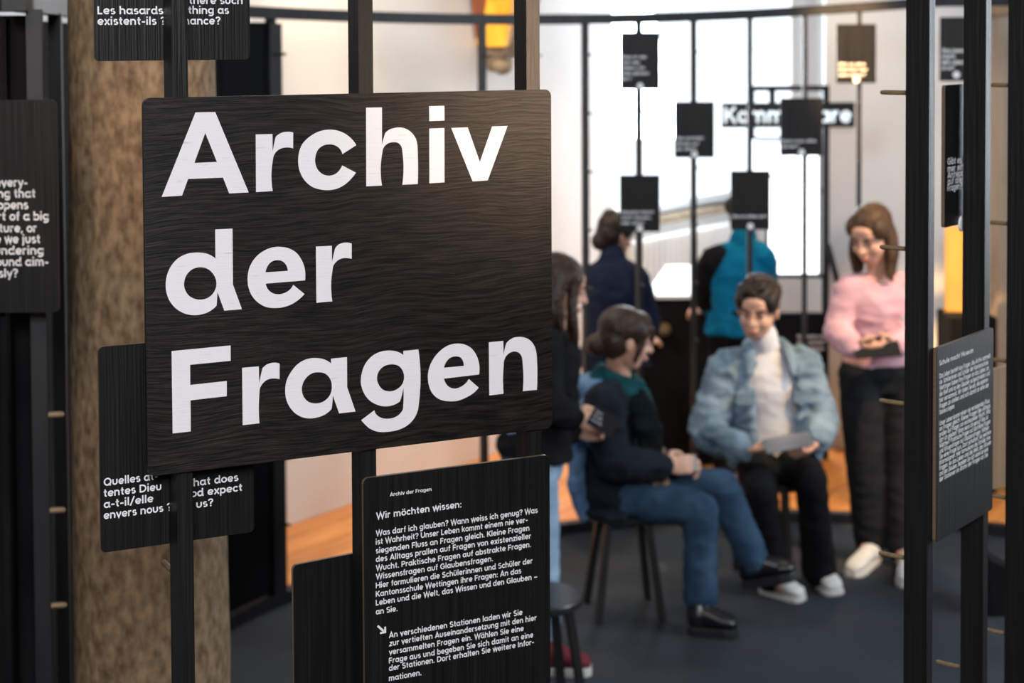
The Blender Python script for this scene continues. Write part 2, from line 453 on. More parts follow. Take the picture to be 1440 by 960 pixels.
# right wall: a pier face turned to the camera and running on to the right
rw0 = at(1159, 600, 9.75); rw1 = V((5.6, 8.6, 0))
rd = V((rw1.x - rw0.x, rw1.y - rw0.y, 0)).normalized(); rn = V((-rd.y, rd.x, 0))
mb = MB()
pts = [V((rw0.x, rw0.y, 0)), V((rw1.x, rw1.y, 0))]
q = [pts[0], pts[1], pts[1] + rn * 0.4, pts[0] + rn * 5.0]
mb.add(q + [p + V((0, 0, ZC)) for p in q], [(0, 1, 5, 4), (1, 2, 6, 5), (2, 3, 7, 6), (3, 0, 4, 7), (4, 5, 6, 7), (3, 2, 1, 0)])
tag(mb.build('wall_right', M['plaster_right']), 'grey white plastered wall behind the standing visitor', None, kind='structure')
mb = MB().box((-5.6, 1.0, ZC / 2), (0.3, 11.0, ZC))
tag(mb.build('wall_aisle_left', M['nave']), 'dim plastered side wall of the nave', None, kind='structure')
mb = MB().box((6.2, 2.0, ZC / 2), (0.3, 13.0, ZC))
tag(mb.build('wall_aisle_right', M['nave']), 'dim plastered side wall of the aisle', None, kind='structure')
mb = MB().box((0.3, -4.6, ZC / 2), (12.0, 0.3, ZC))
tag(mb.build('wall_behind', M['nave']), 'dim plastered wall behind the photographer', None, kind='structure')
mb = MB().box((0, 5, ZC + 0.1), (14, 20, 0.2))
tag(mb.build('ceiling', M['ceiling']), 'pale ceiling high above', None, kind='structure')

# window: frame, mullions, panes, sill, reveal
win = thing('window_1', 'tall bright church window over the radiator', None, kind='structure')
mb = MB()
def wall_bar(mb, t0, t1, z0, z1, o0, o1):
    P = [wall_pt(t, z, o) for o in (o0, o1) for z in (z0, z1) for t in (t0, t1)]
    mb.add(P, [(0, 1, 3, 2), (4, 6, 7, 5), (0, 4, 5, 1), (2, 3, 7, 6), (0, 2, 6, 4), (1, 5, 7, 3)])
wall_bar(mb, WT0, WT0 + 0.05, WZ0, WZ1, -0.16, -0.10); wall_bar(mb, WT1 - 0.05, WT1, WZ0, WZ1, -0.16, -0.10)
wall_bar(mb, WT0, WT1, WZ0, WZ0 + 0.05, -0.16, -0.10); wall_bar(mb, WT0, WT1, WZ1 - 0.05, WZ1, -0.16, -0.10)
mb.build('window_frame', M['window_frame'], win)
for k in range(3):
    t0 = WT0 + 0.05 + k * (WT1 - WT0 - 0.1) / 3; t1 = t0 + (WT1 - WT0 - 0.1) / 3
    for j in range(3):
        z0 = WZ0 + 0.05 + j * (WZ1 - WZ0 - 0.1) / 3; z1 = z0 + (WZ1 - WZ0 - 0.1) / 3
        mb = MB(); wall_bar(mb, t0 + 0.008, t1 - 0.008, z0 + 0.008, z1 - 0.008, -0.132, -0.128); mb.build('pane', M['glass'], win)
mb = MB(); wall_bar(mb, WT0 - 0.04, WT1 + 0.04, WZ0 - 0.05, WZ0, -0.10, 0.05)
mb.build('window_sill', M['corbel_stone'], win)

# radiator below the window: vertical fins
rad = thing('radiator', 'cream column radiator below the bright window', 'radiator', wall_pt((WT0 + WT1) / 2, 0.0))
inv = -V(rad.location)
for k in range(26):
    t = WT0 - 0.02 + k * 0.072
    mb = MB(); wall_bar(mb, t, t + 0.046, 0.22, 1.08, 0.06, 0.15)
    o = mb.build('fin', M['white_paint'], rad, bevel=0.01); o.location = inv
mb = MB(); wall_bar(mb, WT0 - 0.03, WT0 + 1.87, 1.03, 1.055, 0.085, 0.125); wall_bar(mb, WT0 - 0.03, WT0 + 1.87, 0.25, 0.29, 0.085, 0.125)
wall_bar(mb, WT0 + 0.1, WT0 + 0.13, 0.0, 0.26, 0.085, 0.125); wall_bar(mb, WT0 + 1.7, WT0 + 1.73, 0.0, 0.26, 0.085, 0.125)
o = mb.build('header_pipe', M['white_paint'], rad); o.location = inv

# floor: planks around the ring, dark slab under everything, slate carpet within
floor = MB().box((0, 4.5, -0.08), (14, 20, 0.1)).build('floor', M['subfloor'])
tag(floor, 'orange wooden plank floor of the church', None, kind='structure')
pl = {}
fa = math.atan2(AD.y, AD.x)
for j in range(-16, 24):
    wv = 0.16
    off = (j * 0.618) % 1.0 * 1.6
    for i in range(-3, 5):
        L0 = 1.6
        c = V((A0.x, A0.y, 0)) + V((AD.x, AD.y, 0)) * (off + i * L0) + V((AD.y, -AD.x, 0)) * (j * wv + wv / 2)
        if not (-3.4 < c.x < 4.8 and 5.2 < c.y < 13.5): continue
        if (c.xy - V((1.2, 5.62))).length < 1.55: continue
        key = j % 2
        if key not in pl:
            pl[key] = MB().box((0, 0, -0.015), (L0 - 0.004, wv - 0.004, 0.03)).mesh('plank', M['plank'] if key else M['plank2'])
        o = bpy.data.objects.new('plank', pl[key]); link(o, floor); o.location = c; o.rotation_euler = (0, 0, fa)

RC = V((1.2, 5.62)); RR = 2.62                                    # the display ring
mb = MB()
arc = []
a_s, a_e = -math.asin((RC.y - 4.4) / RR), math.pi + math.asin((RC.y - 4.4) / RR)
for k in range(49):
    a = a_s + (a_e - a_s) * k / 48
    arc.append((RC.x + (RR + 0.02) * math.cos(a), RC.y + (RR + 0.02) * math.sin(a)))
poly = [(-2.6, 0.3), (4.6, 0.3), (4.6, 4.4)] + arc + [(-2.6, 4.4)]
n = len(poly)
mb.add([(x, y, 0.012) for x, y in poly] + [(x, y, 0.0) for x, y in poly], [tuple(range(n))] + [(i, i + n, (i + 1) % n + n, (i + 1) % n) for i in range(n)])
cp = mb.build('carpet', M['carpet']); tag(cp, 'dark slate blue carpet covering the floor inside the ring', 'carpet')

# ------------------------------------------------------------------ the big display ring
RAILZ = 2.475
ring = thing('display_ring', 'large black open ring of slats standing round the visitors', 'display frame', (RC.x, RC.y, 0))


def rail_lift(x):
    """the ring was levelled by eye: its top dips towards the far side"""
    return min(0.135, 0.058 + 0.021 * (x - 0.1) ** 2) - 0.075


def arc_band(r0, r1, z0, z1, a0, a1, n=60, lift=False):
    mb = MB(); vs = []; fs = []
    for k in range(n + 1):
        a = a0 + (a1 - a0) * k / n
        c, s = math.cos(a), math.sin(a)
        q = rail_lift(RC.x + RR * c) if lift else 0.0
        vs += [(r0 * c, r0 * s, z0 + q), (r1 * c, r1 * s, z0 + q), (r1 * c, r1 * s, z1 + q), (r0 * c, r0 * s, z1 + q)]
    for k in range(n):
        b = 4 * k
        for i in range(4):
            j = (i + 1) % 4
            fs.append((b + i, b + j, b + 4 + j, b + 4 + i))
    fs += [(3, 2, 1, 0), (4 * n, 4 * n + 1, 4 * n + 2, 4 * n + 3)]
    return mb.add(vs, fs)


RA0, RA1 = R(-12), R(180)
arc_band(RR - 0.028, RR + 0.028, RAILZ - 0.024, RAILZ + 0.024, RA0, RA1, 60, True).build('top_rail', M['black_metal'], ring)
arc_band(RR - 0.028, RR + 0.028, 0.014, 0.062, RA0, RA1).build('base_rail', M['black_metal'], ring)
ring_post = MB().box((0, 0, (RAILZ + 0.02) / 2), (0.044, 0.022, RAILZ - 0.06)).mesh('post', M['black_metal'])
peg_me = MB().tube([(0, 0, 0), (-0.058, 0, 0)], [0.006, 0.006], 8).mesh('peg', M['peg_dark'], True)


def ring_angle(px, far=True, py=500):
    d = ray(px, py); k = d.x / d.y
    # line x = k*y meets the circle
    a = 1 + k * k; b = -2 * (k * RC.x + RC.y); c = RC.x ** 2 + RC.y ** 2 - RR ** 2
    q = math.sqrt(b * b - 4 * a * c); y = (-b + (q if far else -q)) / (2 * a)
    return math.atan2(y - RC.y, k * y - RC.x)


RINGSIGN = [(899, 2.10, 2.43), (899, 1.40, 1.75), (975.5, 1.75, 2.10), (1054, 1.40, 1.78), (1131, 1.75, 2.12), (1207, 2.12, 2.46), (1362, 2.12, 2.5)]
post_angle = {}
for px in (385, 680, 752, 824, 899, 975.5, 1054, 1131, 1207, 1284, 1362, 1424, 1480):
    a = ring_angle(px); post_angle[px] = a
    p = bpy.data.objects.new('post', ring_post); link(p, ring)
    p.location = (RR * math.cos(a), RR * math.sin(a), 0.0); p.rotation_euler = (0, 0, a)
    p.scale = (1, 1, 1 + (rail_lift(RC.x + RR * math.cos(a)) + 0.004) / 2.455)
    for k in range(8):
        zk = 0.36 + k * 0.2775
        if any(abs(px - q[0]) < 2 and q[1] < zk < q[2] for q in RINGSIGN): continue
        g = bpy.data.objects.new('peg', peg_me); link(g, p); g.location = (-0.02, 0, zk)
# wide stile and black infill panels on the left flank of the ring
a = ring_angle(386)
mb = MB().box((0, 0, 1.24), (0.05, 0.075, 2.40)); o = mb.build('stile', M['black_metal'], ring)
o.location = (RR * math.cos(a), RR * math.sin(a), 0); o.rotation_euler = (0, 0, a)
ae = R(180); na = 5
for k in range(na):
    b0 = a + 0.012 + (ae - a - 0.012) * k / na; b1 = a + 0.012 + (ae - a - 0.012) * (k + 1) / na - 0.002
    arc_band(RR + 0.0, RR + 0.02, 0.07, RAILZ - 0.03, b0, b1, 8).build('infill_panel', M['infill'], ring)
# the flank carries on towards the camera as a straight wing
WP = [V((-1.395, 5.55, 0)), V((-1.078, 3.70, 0))]
wing = thing('slat_wing', 'black slatted wing with dark infill left of the sandstone pillar', 'display frame', (WP[1].x, WP[1].y, 0))
wd = (WP[1] - WP[0]); wa = math.atan2(wd.y, wd.x); wl = wd.length; base = wing.location.copy()
mid = (WP[0] + WP[1]) / 2 - base
rz = Matrix.Rotation(wa, 3, 'Z')
for nm, z, h, th_, off in (('top_rail', RAILZ, 0.048, 0.05, 0), ('base_rail', 0.041, 0.048, 0.05, 0)):
    o = MB().box((0, 0, 0), (wl, th_, h)).build(nm, M['black_metal'], wing); o.location = mid + V((0, 0, z)); o.rotation_euler = (0, 0, wa)
for k in range(3):
    q0 = WP[0] + wd * ((k + 0.5) / 3) - base
    o = MB().box((0, 0, 0), (wl / 3 - 0.01, 0.012, RAILZ - 0.11)).build('infill_panel', M['infill'], wing)
    o.location = q0 + V((-0.035, 0, 0.07 + (RAILZ - 0.11) / 2)); o.rotation_euler = (0, 0, wa)
wp_me = MB().box((0, 0, (RAILZ + 0.02) / 2), (0.034, 0.030, RAILZ - 0.06)).mesh('post', M['black_metal'])
peg2 = MB().tube([(0, 0, 0), (0.045, 0, 0)], [0.007, 0.007], 8).mesh('peg', M['peg'], True)
for nm, z, sz in (('top_rail', RAILZ, (1.3, 0.05, 0.048)), ('base_rail', 0.041, (1.3, 0.05, 0.048)), ('infill_panel', 1.26, (1.3, 0.012, RAILZ - 0.11))):
    o = MB().box((-0.68, 0.16, 0), sz).build(nm, M['infill'] if nm == 'infill_panel' else M['black_metal'], wing); o.location = (0, 0, z); o.rotation_euler = (0, 0, R(-4))
pw = at(45, 300, 3.76)
for yy, xx in ((3.76, pw.x), (5.2, -1.335), (4.5, -1.215)):
    p = bpy.data.objects.new('post', wp_me); link(p, wing); p.location = V((xx + 0.012, yy, 0)) - base; p.rotation_euler = (0, 0, wa + math.pi / 2)
    for k in range(4 if yy == 3.76 else 0):
        g = bpy.data.objects.new('peg', peg2); link(g, p); g.location = (0.0, 0, at(68, 718, 3.76).z + (1 - k) * 0.2145)

# ------------------------------------------------------------------ lettering
GLYPHS = dict((
    ('A0', '773,5343 1072,5341 1571,4128 1271,4127 1179,4367 651,4368 557,4127 255,4124|917,5036 1089,4602 748,4600'),
    ('A1', '1689,4991 1950,4988 1951,4729 1973,4837s 2000,4945 2079,4998s 2185,5016s 2276,5003 2273,4761 2191,4779s 2103,4772s 2015,4730s 1971,4670s 1949,4579s 1945,4131 1684,4129'),
    ('A2', '3291,4776 3228,4863s 3120,4952s 2994,5007s 2868,5028s 2707,5010s 2546,4936s 2420,4822s 2361,4673s 2351,4555s 2372,4420s 2450,4273s 2574,4166s 2698,4122s 2832,4105s 2986,4126s 3131,4201s 3223,4283s 3282,4354 3058,4474 3006,4394s 2934,4342s 2835,4326s 2736,4357s 2657,4434s 2622,4545s 2632,4646s 2677,4737s 2758,4790s 2848,4804s 2947,4784s 3018,4734s 3063,4647'),
    ('A3', '3457,5349 3720,5346 3715,4770 3742,4864s 3772,4949 3835,4996s 3928,5022s 4012,5028s 4115,5005s 4218,4936s 4283,4847s 4310,4742s 4315,4637s 4312,4134 4052,4133 4056,4646s 4042,4725s 3992,4783s 3899,4802s 3806,4781s 3740,4718s 3716,4624s 3710,4136 3450,4136'),
    ('A4', '4515,5348 4776,5346 4777,5116 4516,5113|4515,4996 4774,4996 4770,4140 4511,4136'),
    ('A5', '4893,4994 5179,4994 5388,4438 5609,4996 5882,4997 5525,4139 5259,4135'),
    ('B0', '1050,3603 1315,3601 1312,2766 1447,2387 1175,2386 1073,2675 1068,2576s 1059,2469 956,2395s 838,2359s 729,2353s 587,2385s 455,2466s 357,2588s 310,2714s 298,2829s 316,2959s 380,3101s 481,3206s 615,3266s 782,3277s 916,3253s 1050,3173|830,3056s 930,3024s 1013,2944s 1058,2834s 1048,2727s 993,2640s 908,2588s 815,2577s 723,2597s 632,2661s 582,2752s 573,2843s 602,2939s 670,3017s 746,3050s'),
    ('B1', '2443,2750 2448,2820s 2437,2943s 2389,3068s 2305,3182s 2179,3257s 2053,3285s 1913,3280s 1773,3228s 1648,3129s 1570,3000s 1540,2855s 1549,2721s 1600,2584s 1696,2470s 1820,2393s 1959,2365s 2100,2369s 2241,2409s 2355,2475s 2432,2543 2254,2696 2208,2634s 2130,2586s 2003,2571s 1920,2597s 1858,2652s 1821,2744|1820,2914 1847,2995s 1911,3065s 2009,3086s 2093,3060s 2148,2996s 2171,2913'),
    ('B2', '2621,3254 2880,3251 2880,3003 2904,3104s 2930,3204 2978,3256s 3050,3283s 3130,3285s 3203,3267 3201,3030 3135,3045s 3048,3047s 2961,3011s 2903,2947s 2883,2859s 2879,2397 2622,2395'),
    ('C0', '373,1852 1266,1858 1265,1628 648,1625 646,1325 1202,1332 1199,1104 647,1098 646,636 374,634'),
    ('C1', '1440,1507 1699,1505 1702,1248 1724,1346s 1756,1470 1812,1515s 1891,1538s 1961,1537s 2026,1516 2023,1281 1941,1299s 1854,1297s 1775,1257s 1717,1179s 1703,1071s 1701,644 1439,643'),
    ('C2', '2848,1519 3110,1518 3109,1053 3243,662 2973,661 2874,949 2865,839s 2853,743 2754,672s 2629,637s 2520,631s 2397,657s 2275,729s 2184,834s 2127,957s 2110,1091s 2126,1222s 2197,1362s 2313,1483s 2452,1544s 2607,1550s 2731,1519s 2850,1445|2651,1327s 2760,1291s 2837,1198s 2859,1092s 2835,975s 2772,900s 2678,857s 2584,855s 2476,893s 2400,982s 2375,1087s 2399,1195s 2465,1278s 2558,1325s'),
    ('C3', '4049,1531 4304,1533 4305,673s 4288,576s 4229,459s 4114,357s 3955,300s 3763,289s 3607,309s 3469,377s 3384,459s 3336,518 3552,649 3592,575s 3660,523s 3756,495s 3869,497s 3975,543s 4031,611s 4042,700s 4044,953 4021,849s 3985,743 3888,702s 3731,692s 3593,734s 3464,823s 3371,962s 3334,1111s 3353,1255s 3426,1409s 3548,1512s 3686,1556s 3825,1558s 3947,1528s 4048,1467|3867,1338s 3980,1294s 4041,1207s 4058,1115s 4031,1020s 3960,953s 3873,921s 3803,920s 3699,959s 3630,1042s 3603,1142s 3632,1245s 3702,1311s 3780,1337s'),
    ('C4', '5354,1039 5363,1138s 5346,1254s 5297,1373s 5219,1472s 5110,1539s 4971,1569s 4832,1556s 4693,1490s 4585,1394s 4500,1260s 4463,1109s 4475,967s 4527,834s 4611,741s 4718,685s 4856,657s 4996,657s 5136,696s 5262,755s 5345,828 5172,985 5122,925s 5044,876s 4920,855s 4827,890s 4766,960s 4740,1030|4741,1203 4776,1285s 4846,1349s 4946,1367s 5024,1344s 5070,1286s 5086,1202'),
    ('C5', '5529,1541 5787,1542 5792,1312 5810,1399s 5840,1498 5899,1547s 5987,1579s 6083,1581s 6188,1557s 6285,1496s 6349,1410s 6384,1298s 6393,1189s 6391,691 6135,693 6134,1154s 6122,1242s 6082,1311s 6002,1351s 5914,1343s 5842,1296s 5802,1227s 5790,1128s 5787,687 5533,683'),
))


def smooth_path(txt):
    P = []
    for tok in txt.split():
        s_ = tok.endswith('s'); x, y = tok.rstrip('s').split(',')
        P.append((V((float(x), float(y))) * 1e-4, s_))
    n = len(P); out = []
    T = []
    for i, (p, s_) in enumerate(P):
        if s_:
            a = (p - P[i - 1][0]).normalized(); b = (P[(i + 1) % n][0] - p).normalized()
            la = (p - P[i - 1][0]).length; lb = (P[(i + 1) % n][0] - p).length
            T.append((a * lb + b * la).normalized())
        else: T.append(None)
    for i in range(n):
        p, s0 = P[i]; q, s1 = P[(i + 1) % n]
        L = (q - p).length; ch = (q - p).normalized()
        out.append(p)
        if s0 or s1:
            t0, t1 = T[i], T[(i + 1) % n]
            if t0 is None: t0 = (ch * 2 - t1 * ch.dot(t1)).normalized() if ch.dot(t1) > 0.6 else ch
            if t1 is None: t1 = (ch * 2 - T[i] * ch.dot(T[i])).normalized() if ch.dot(T[i]) > 0.6 else ch
            for k in range(1, 6):
                u = k / 6; u2, u3 = u * u, u * u * u
                out.append(p * (2 * u3 - 3 * u2 + 1) + t0 * L * (u3 - 2 * u2 + u) + q * (-2 * u3 + 3 * u2) + t1 * L * (u3 - u2))
    return out


def curve_mesh(paths, depth):
    """2D outlines (holes included) -> thin solid lettering, local x right, z up, raised towards -y"""
    cu = bpy.data.curves.new('outline', 'CURVE'); cu.dimensions = '2D'; cu.fill_mode = 'FRONT'
    for pts in paths:
        sp = cu.splines.new('POLY'); sp.points.add(len(pts) - 1); sp.use_cyclic_u = True
        for k, p in enumerate(pts): sp.points[k].co = (p.x, p.y, 0, 1)
    o = bpy.data.objects.new('outline', cu); C.objects.link(o)
    me = bpy.data.meshes.new_from_object(o.evaluated_get(bpy.context.evaluated_depsgraph_get()))
    vs = [v.co.copy() for v in me.vertices]; fs = [tuple(p.vertices) for p in me.polygons]
    bpy.data.objects.remove(o); bpy.data.curves.remove(cu); bpy.data.meshes.remove(me)
    return [V((v.x, -depth, v.y)) for v in vs], fs


def put_text(mb, s, x, z, width, size, out, bold=0.018):
    vs, fs, x0, x1 = text_geo(s, bold)
    k = width / (x1 - x0) if width else size
    mb.add([V((x + (v[0] - x0) * k, -out, z + v[1] * size)) for v in vs], fs)


def round_panel(mb, x0, x1, z0, z1, y0, y1, r, n=5):
    P = []
    for cx, cz, a0 in ((x1 - r, z1 - r, 0), (x0 + r, z1 - r, 90), (x0 + r, z0 + r, 180), (x1 - r, z0 + r, 270)):
        for k in range(n + 1):
            a = R(a0 + 90 * k / n); P.append((cx + r * math.cos(a), cz + r * math.sin(a)))
    m = len(P)
    mb.add([(x, y0, z) for x, z in P] + [(x, y1, z) for x, z in P],
           [tuple(range(m))[::-1], tuple(range(m, 2 * m))] + [(i, (i + 1) % m, (i + 1) % m + m, i + m) for i in range(m)])
    return mb


def sign(pl, px0, px1, yt, yb, label, lines=(), out=0.0, thick=0.008, r=0.012, m='small_board', group=None, size=None, name='sign_board', bold=0.018,
         edge=None, disc=None, printm='print', x1abs=None, holes=True):
    """pl: Plane; px0/px1 image columns of left/right edge; yt, yb image rows at the left edge; front face at `out`"""
    fp = Plane((pl.O + pl.n * out).xy, pl.th)
    u0, z1 = fp.uv(px0, yt); _, z0 = fp.uv(px0, yb)
    u1 = fp.uv(px1, yt)[0] if x1abs is None else u0 + x1abs
    root = thing(name, label, 'sign', tuple(fp.pt(u0, z0)), fp.th, group)
    W, Hh = u1 - u0, z1 - z0
    round_panel(MB(), 0, W, 0, Hh, 0, thick, r).build('panel', M[m], root)
    if edge:
        round_panel(MB(), -0.0002, W + 0.0002, -0.0002, Hh + 0.0002, 0.0012, thick - 0.0008, r).build('panel_edge', M[edge], root)
    if lines:
        mb = MB()
        for s, a, ya, b, sz in lines:
            ua, za = fp.uv(a, ya)
            wd_ = None
            if b is not None:
                # right end on the same horizontal line of the panel
                wd_ = fp.uv(b, ya)[0] - ua
            put_text(mb, s, ua - u0, za - z0, wd_, sz, 0.0006, bold)
        mb.build('lettering', M[printm], root)
    if disc:
        u, z = fp.uv(*disc)
        mb = MB(); rr = 0.0155
        mb.loft([(V((u - u0, 0.001, z - z0)), V((rr, 0, 0)), V((0, 0, rr))), (V((u - u0, -0.004, z - z0)), V((rr, 0, 0)), V((0, 0, rr)))], 16)
        mb.build('button', M[printm], root)
    return root, fp, u0, z0


# ------------------------------------------------------------------ near frame that carries the big board
BP = Plane((-0.5345, 2.47), R(26.4))
def slat_frame(name, label, pl, us, inward, zt, zb=0.0, pegm='peg', peg_z0=0.1, width=0.024, depth=0.044, out=-0.0085, skip=(), gap=0.2775, npeg=9):
    """posts on plane pl at u positions; `inward` pegs leave the back face"""
    root = thing(name, label, 'display frame', tuple(pl.pt(us[0], 0, out)), pl.th)
    me = MB().box((0, depth / 2, (zt + zb) / 2), (width, depth, zt - zb)).mesh('post', M['black_wood'])
    pm = MB().tube([(0, 0, 0), (0, inward, 0)], [0.0042, 0.0042], 8).mesh('peg', M[pegm], True)
    for u in us:
        p = bpy.data.objects.new('post', me); link(p, root); p.location = (u - us[0], 0, 0)
        for k in range(npeg):
            if any(i_ == us.index(u) and za < peg_z0 + k * gap < zb_ for i_, za, zb_ in skip): continue
            g = bpy.data.objects.new('peg', pm); link(g, p); g.location = (0, depth - 0.002, peg_z0 + k * gap)
    L = us[-1] - us[0]
    MB().box((L / 2, depth / 2, zt + 0.02), (L + width * 2, depth, 0.04)).build('top_rail', M['black_wood'], root)
    MB().box((L / 2, depth / 2, 0.03), (L + width * 2, depth + 0.02, 0.035)).build('base_rail', M['black_wood'], root)
    return root


us = [BP.uv(px, 300)[0] for px in (257.5, 519, 754)]
zpeg = at(238, 818, 2.52).z
slat_frame('slat_screen', 'black wooden slatted screen carrying the large title board', BP, us, 0.085, 2.50, 0.015, peg_z0=zpeg - 5 * 0.2775, skip=((0, 1.60, 1.98), (0, 2.3, 2.6), (1, 1.2, 1.59), (1, 2.3, 2.6), (2, 2.3, 2.6)))

bd, fp, bu0, bz0 = sign(BP, 201, 775, 138, 671, 'large black oak board reading Archiv der Fragen', (), 0.0, 0.008, 0.011, 'board', name='title_board')
bd['category'] = 'sign'
for key, nm in (('A', 'word_archiv'), ('B', 'word_der'), ('C', 'word_fragen')):
    mb = MB()
    for k, txt in GLYPHS.items():
        if not k.startswith(key): continue
        paths = [smooth_path(t) for t in txt.split('|')]
        vs, fs = curve_mesh(paths, 0.0006)
        off = V((-bu0, 0, 1.75 - bz0))
        mb.add([v + off for v in vs], fs)
    mb.build('lettering', M['big_print'], bd)

F1 = 0.0128
crop = lambda x, y: (400 + x / 2.8225, 620 + y / 2.8225)
def L1(s, x, y, xr, sz):
    a, ya = crop(x, y); b, _ = crop(xr, y)
    return (s, a, ya, b, sz)
body = ["Was darf ich glauben? Wann weiss ich genug? Was", "ist Wahrheit? Unser Leben kommt einem nie ver-", "siegenden Fluss an Fragen gleich. Kleine Fragen",
        "des Alltags prallen auf Fragen von existenzieller", "Wucht. Praktische Fragen auf abstrakte Fragen.", "Wissensfragen auf Glaubensfragen.",
        "Hier formulieren die Schülerinnen und Schüler der", "Kantonsschule Wettingen ihre Fragen: An das", "Leben und die Welt, das Wissen und den Glauben –", "an Sie."]
ys = [377, 411, 446, 480, 515, 549, 584, 618, 652, 688]; xr = [1005, 965, 972, 978, 978, 827, 984, 940, 1003, 448]
ls = [L1("Archiv der Fragen", 418, 219, 583, 0.0080), L1("Wir möchten wissen:", 363, 310, 702, 0.0150)]
ls += [L1(s, 362, y, x, F1) for s, y, x in zip(body, ys, xr)]
body2 = ["An verschiedenen Stationen laden wir Sie", "zur vertieften Auseinandersetzung mit den hier", "versammelten Fragen ein. Wählen Sie eine",
         "Frage aus und begeben Sie sich damit an eine", "der Stationen. Dort erhalten Sie weitere Infor-", "mationen."]
ls += [L1(s, 414, y, x, F1) for s, y, x in zip(body2, (781, 814, 848, 882, 912, 952), (945, 1000, 950, 988, 990, 543))]
ib, fp, u0, z0 = sign(BP, 511, 773, 673, 1075, 'black board with white German text starting Wir möchten wissen', ls, 0.0, 0.008, 0.009, edge='pale_edge', bold=0.022)
mb = MB()   # the arrow in front of the second paragraph
ax, az = fp.uv(*crop(384, 746)); ax -= u0; az -= z0
ar = 0.0085
def apoly(pts): mb.add([V((ax + x * ar, -0.0006, az + y * ar)) for x, y in pts], [tuple(range(len(pts)))])
apoly([(-0.85, 0.60), (-0.60, 0.90), (0.62, -0.32), (0.36, -0.62)])
apoly([(0.95, 0.35), (0.95, -0.85), (0.58, -0.85), (0.58, 0.35)])
apoly([(-0.25, -0.85), (0.58, -0.85), (0.58, -0.48), (-0.25, -0.48)])
mb.build('arrow_mark', M['print'], ib)

# boards behind the posts
T = 0.0165
sign(BP, 138, 355, 488, 778, 'black bilingual board reading Quelles attentes Dieu envers nous',
     [("Quelles at-", 145.8, 683.1, 222, T), ("tentes Dieu", 145.8, 698.6, 227, T), ("a-t-il/elle", 145.8, 714.3, 215.8, T), ("envers nous ?", 145.8, 729.8, 241.5, T),
      ("What does", 256, 685.5, 335.4, T), ("God expect", 256, 700.5, 340.4, T), ("of us?", 256, 716.6, 299.8, T)], -0.0540, 0.007, 0.008, edge='pale_edge', bold=0.02)
sign(BP, 130.5, 350, -110, 86, 'black bilingual board at the top left about chance',
     [("Les hasards", 137, 20, 229.5, T), ("existent-ils ?", 137, 35, 233, T), ("Is there such", 250, 5.5, 341, T), ("a thing as", 250, 19.5, 322, T), ("chance?", 250, 34.5, 310, T)],
     -0.0540, 0.007, 0.008, edge='pale_edge', bold=0.02)
p0 = at(412, 797, 2.65)
LP = Plane((p0.x, p0.y), R(34.0))
sign(LP, 412.5, 520, 795, 1080, 'blank black board at the bottom behind the middle post', (), 0.0, 0.007, 0.008, edge='pale_edge')
sp = at(20, 300, 3.66)
SP = Plane((sp.x, sp.y), 0.0)
TS = 0.0262
sign(SP, -90, 79, 141, 440, 'dark board at the left edge asking whether life is blundering aimlessly',
     [(s, -22, y, x, TS) for s, y, x in (("Is every-", 262.5, 38.5), ("thing that", 278, 49.6), ("happens", 294, 40), ("part of a big", 310, 68.5), ("picture, or", 326.6, 51.6),
                                         ("are we just", 342, 56.3), ("blundering", 358, 61.3), ("around aim-", 374, 68), ("lessly?", 390, 25.4))], 0.0, 0.008, 0.012, bold=0.02, edge=None)

# ------------------------------------------------------------------ near frame on the right
g0 = at(1300, 500, 3.0)
GP = Plane((g0.x, g0.y), R(53.0))
gu = [0.0, GP.uv(1379, 500)[0], GP.uv(1440, 500)[0]]
pz = at(1262, 352, 3.0).z
slat_frame('slat_screen', 'black wooden slatted screen with pegs at the right edge', GP, gu, 0.052, 2.50, 0.015, peg_z0=pz - 7 * 0.2775, out=0.012, pegm='peg', skip=((1, 2.0, 2.35),))
IT = 0.0125
IL = ["Schule macht Museum", None, "Das Leben besteht aus Fragen, das Archiv sammelt", "sie. Schülerinnen und Schüler der Kantonsschule", "Wettingen haben ihre Fragen an das Leben, an", "die Welt und an den Glauben aufgeschrieben und",
      "hier versammelt. Wir laden Sie ein, die eigenen", "Fragen zu stellen und sich damit an eine der", "Stationen zu begeben.", None, "Unser Leben kommt einem nie versiegenden Fluss", "an Fragen gleich. Kleine Fragen des Alltags",
      "prallen auf Fragen von existenzieller Wucht. Was", "darf ich glauben? Wann weiss ich genug? Was ist", "Wahrheit? Praktische Fragen auf abstrakte Fragen", "und Wissensfragen auf Glaubensfragen. Wählen", "Sie eine Frage aus. Dort erhalten Sie weitere",
      "Informationen. Hier formulieren die Schüler ihre", "Fragen: An das Leben und die Welt, das Wissen", "und den Glauben. Begeben Sie sich damit an eine", "der Stationen im Archiv der Fragen an Sie."]
yy = [514] + [None] + [532, 540.5, 549, 557.5, 566, 574.5, 583] + [None] + [598.5 + 7.9 * k for k in range(11)]
ls = []
for s, y in zip(IL, yy):
    if s: ls.append((s, 1320.5, y, {0: 1368}.get(0) if s.startswith('Schule') else (1342 if s.startswith('Stationen') else 1393 - (len(s) * 7 % 5)), IT))
sign(GP, 1318, 1397, 490, 762, 'black text board with painted grey sheen mounted on the right slatted screen', ls, 0.0208, 0.008, 0.006, 'sheen_board', edge='pale_edge', bold=0.03)
sign(GP, 1330, 1392, 120, 320, 'tall black board hanging between the right hand posts',
     [(s, 1332, y, x, 0.018) for s, y, x in (("Gibt es im-", 232, 1362), ("mer eine", 242, 1358), ("Antwort", 251, 1356), ("auf alle", 260, 1352), ("Fragen?", 269, 1352))],
     -0.0385, 0.008, 0.006, edge='pale_edge', disc=(1352, 314), bold=0.03)
cs = at(1400, 600, 3.85)
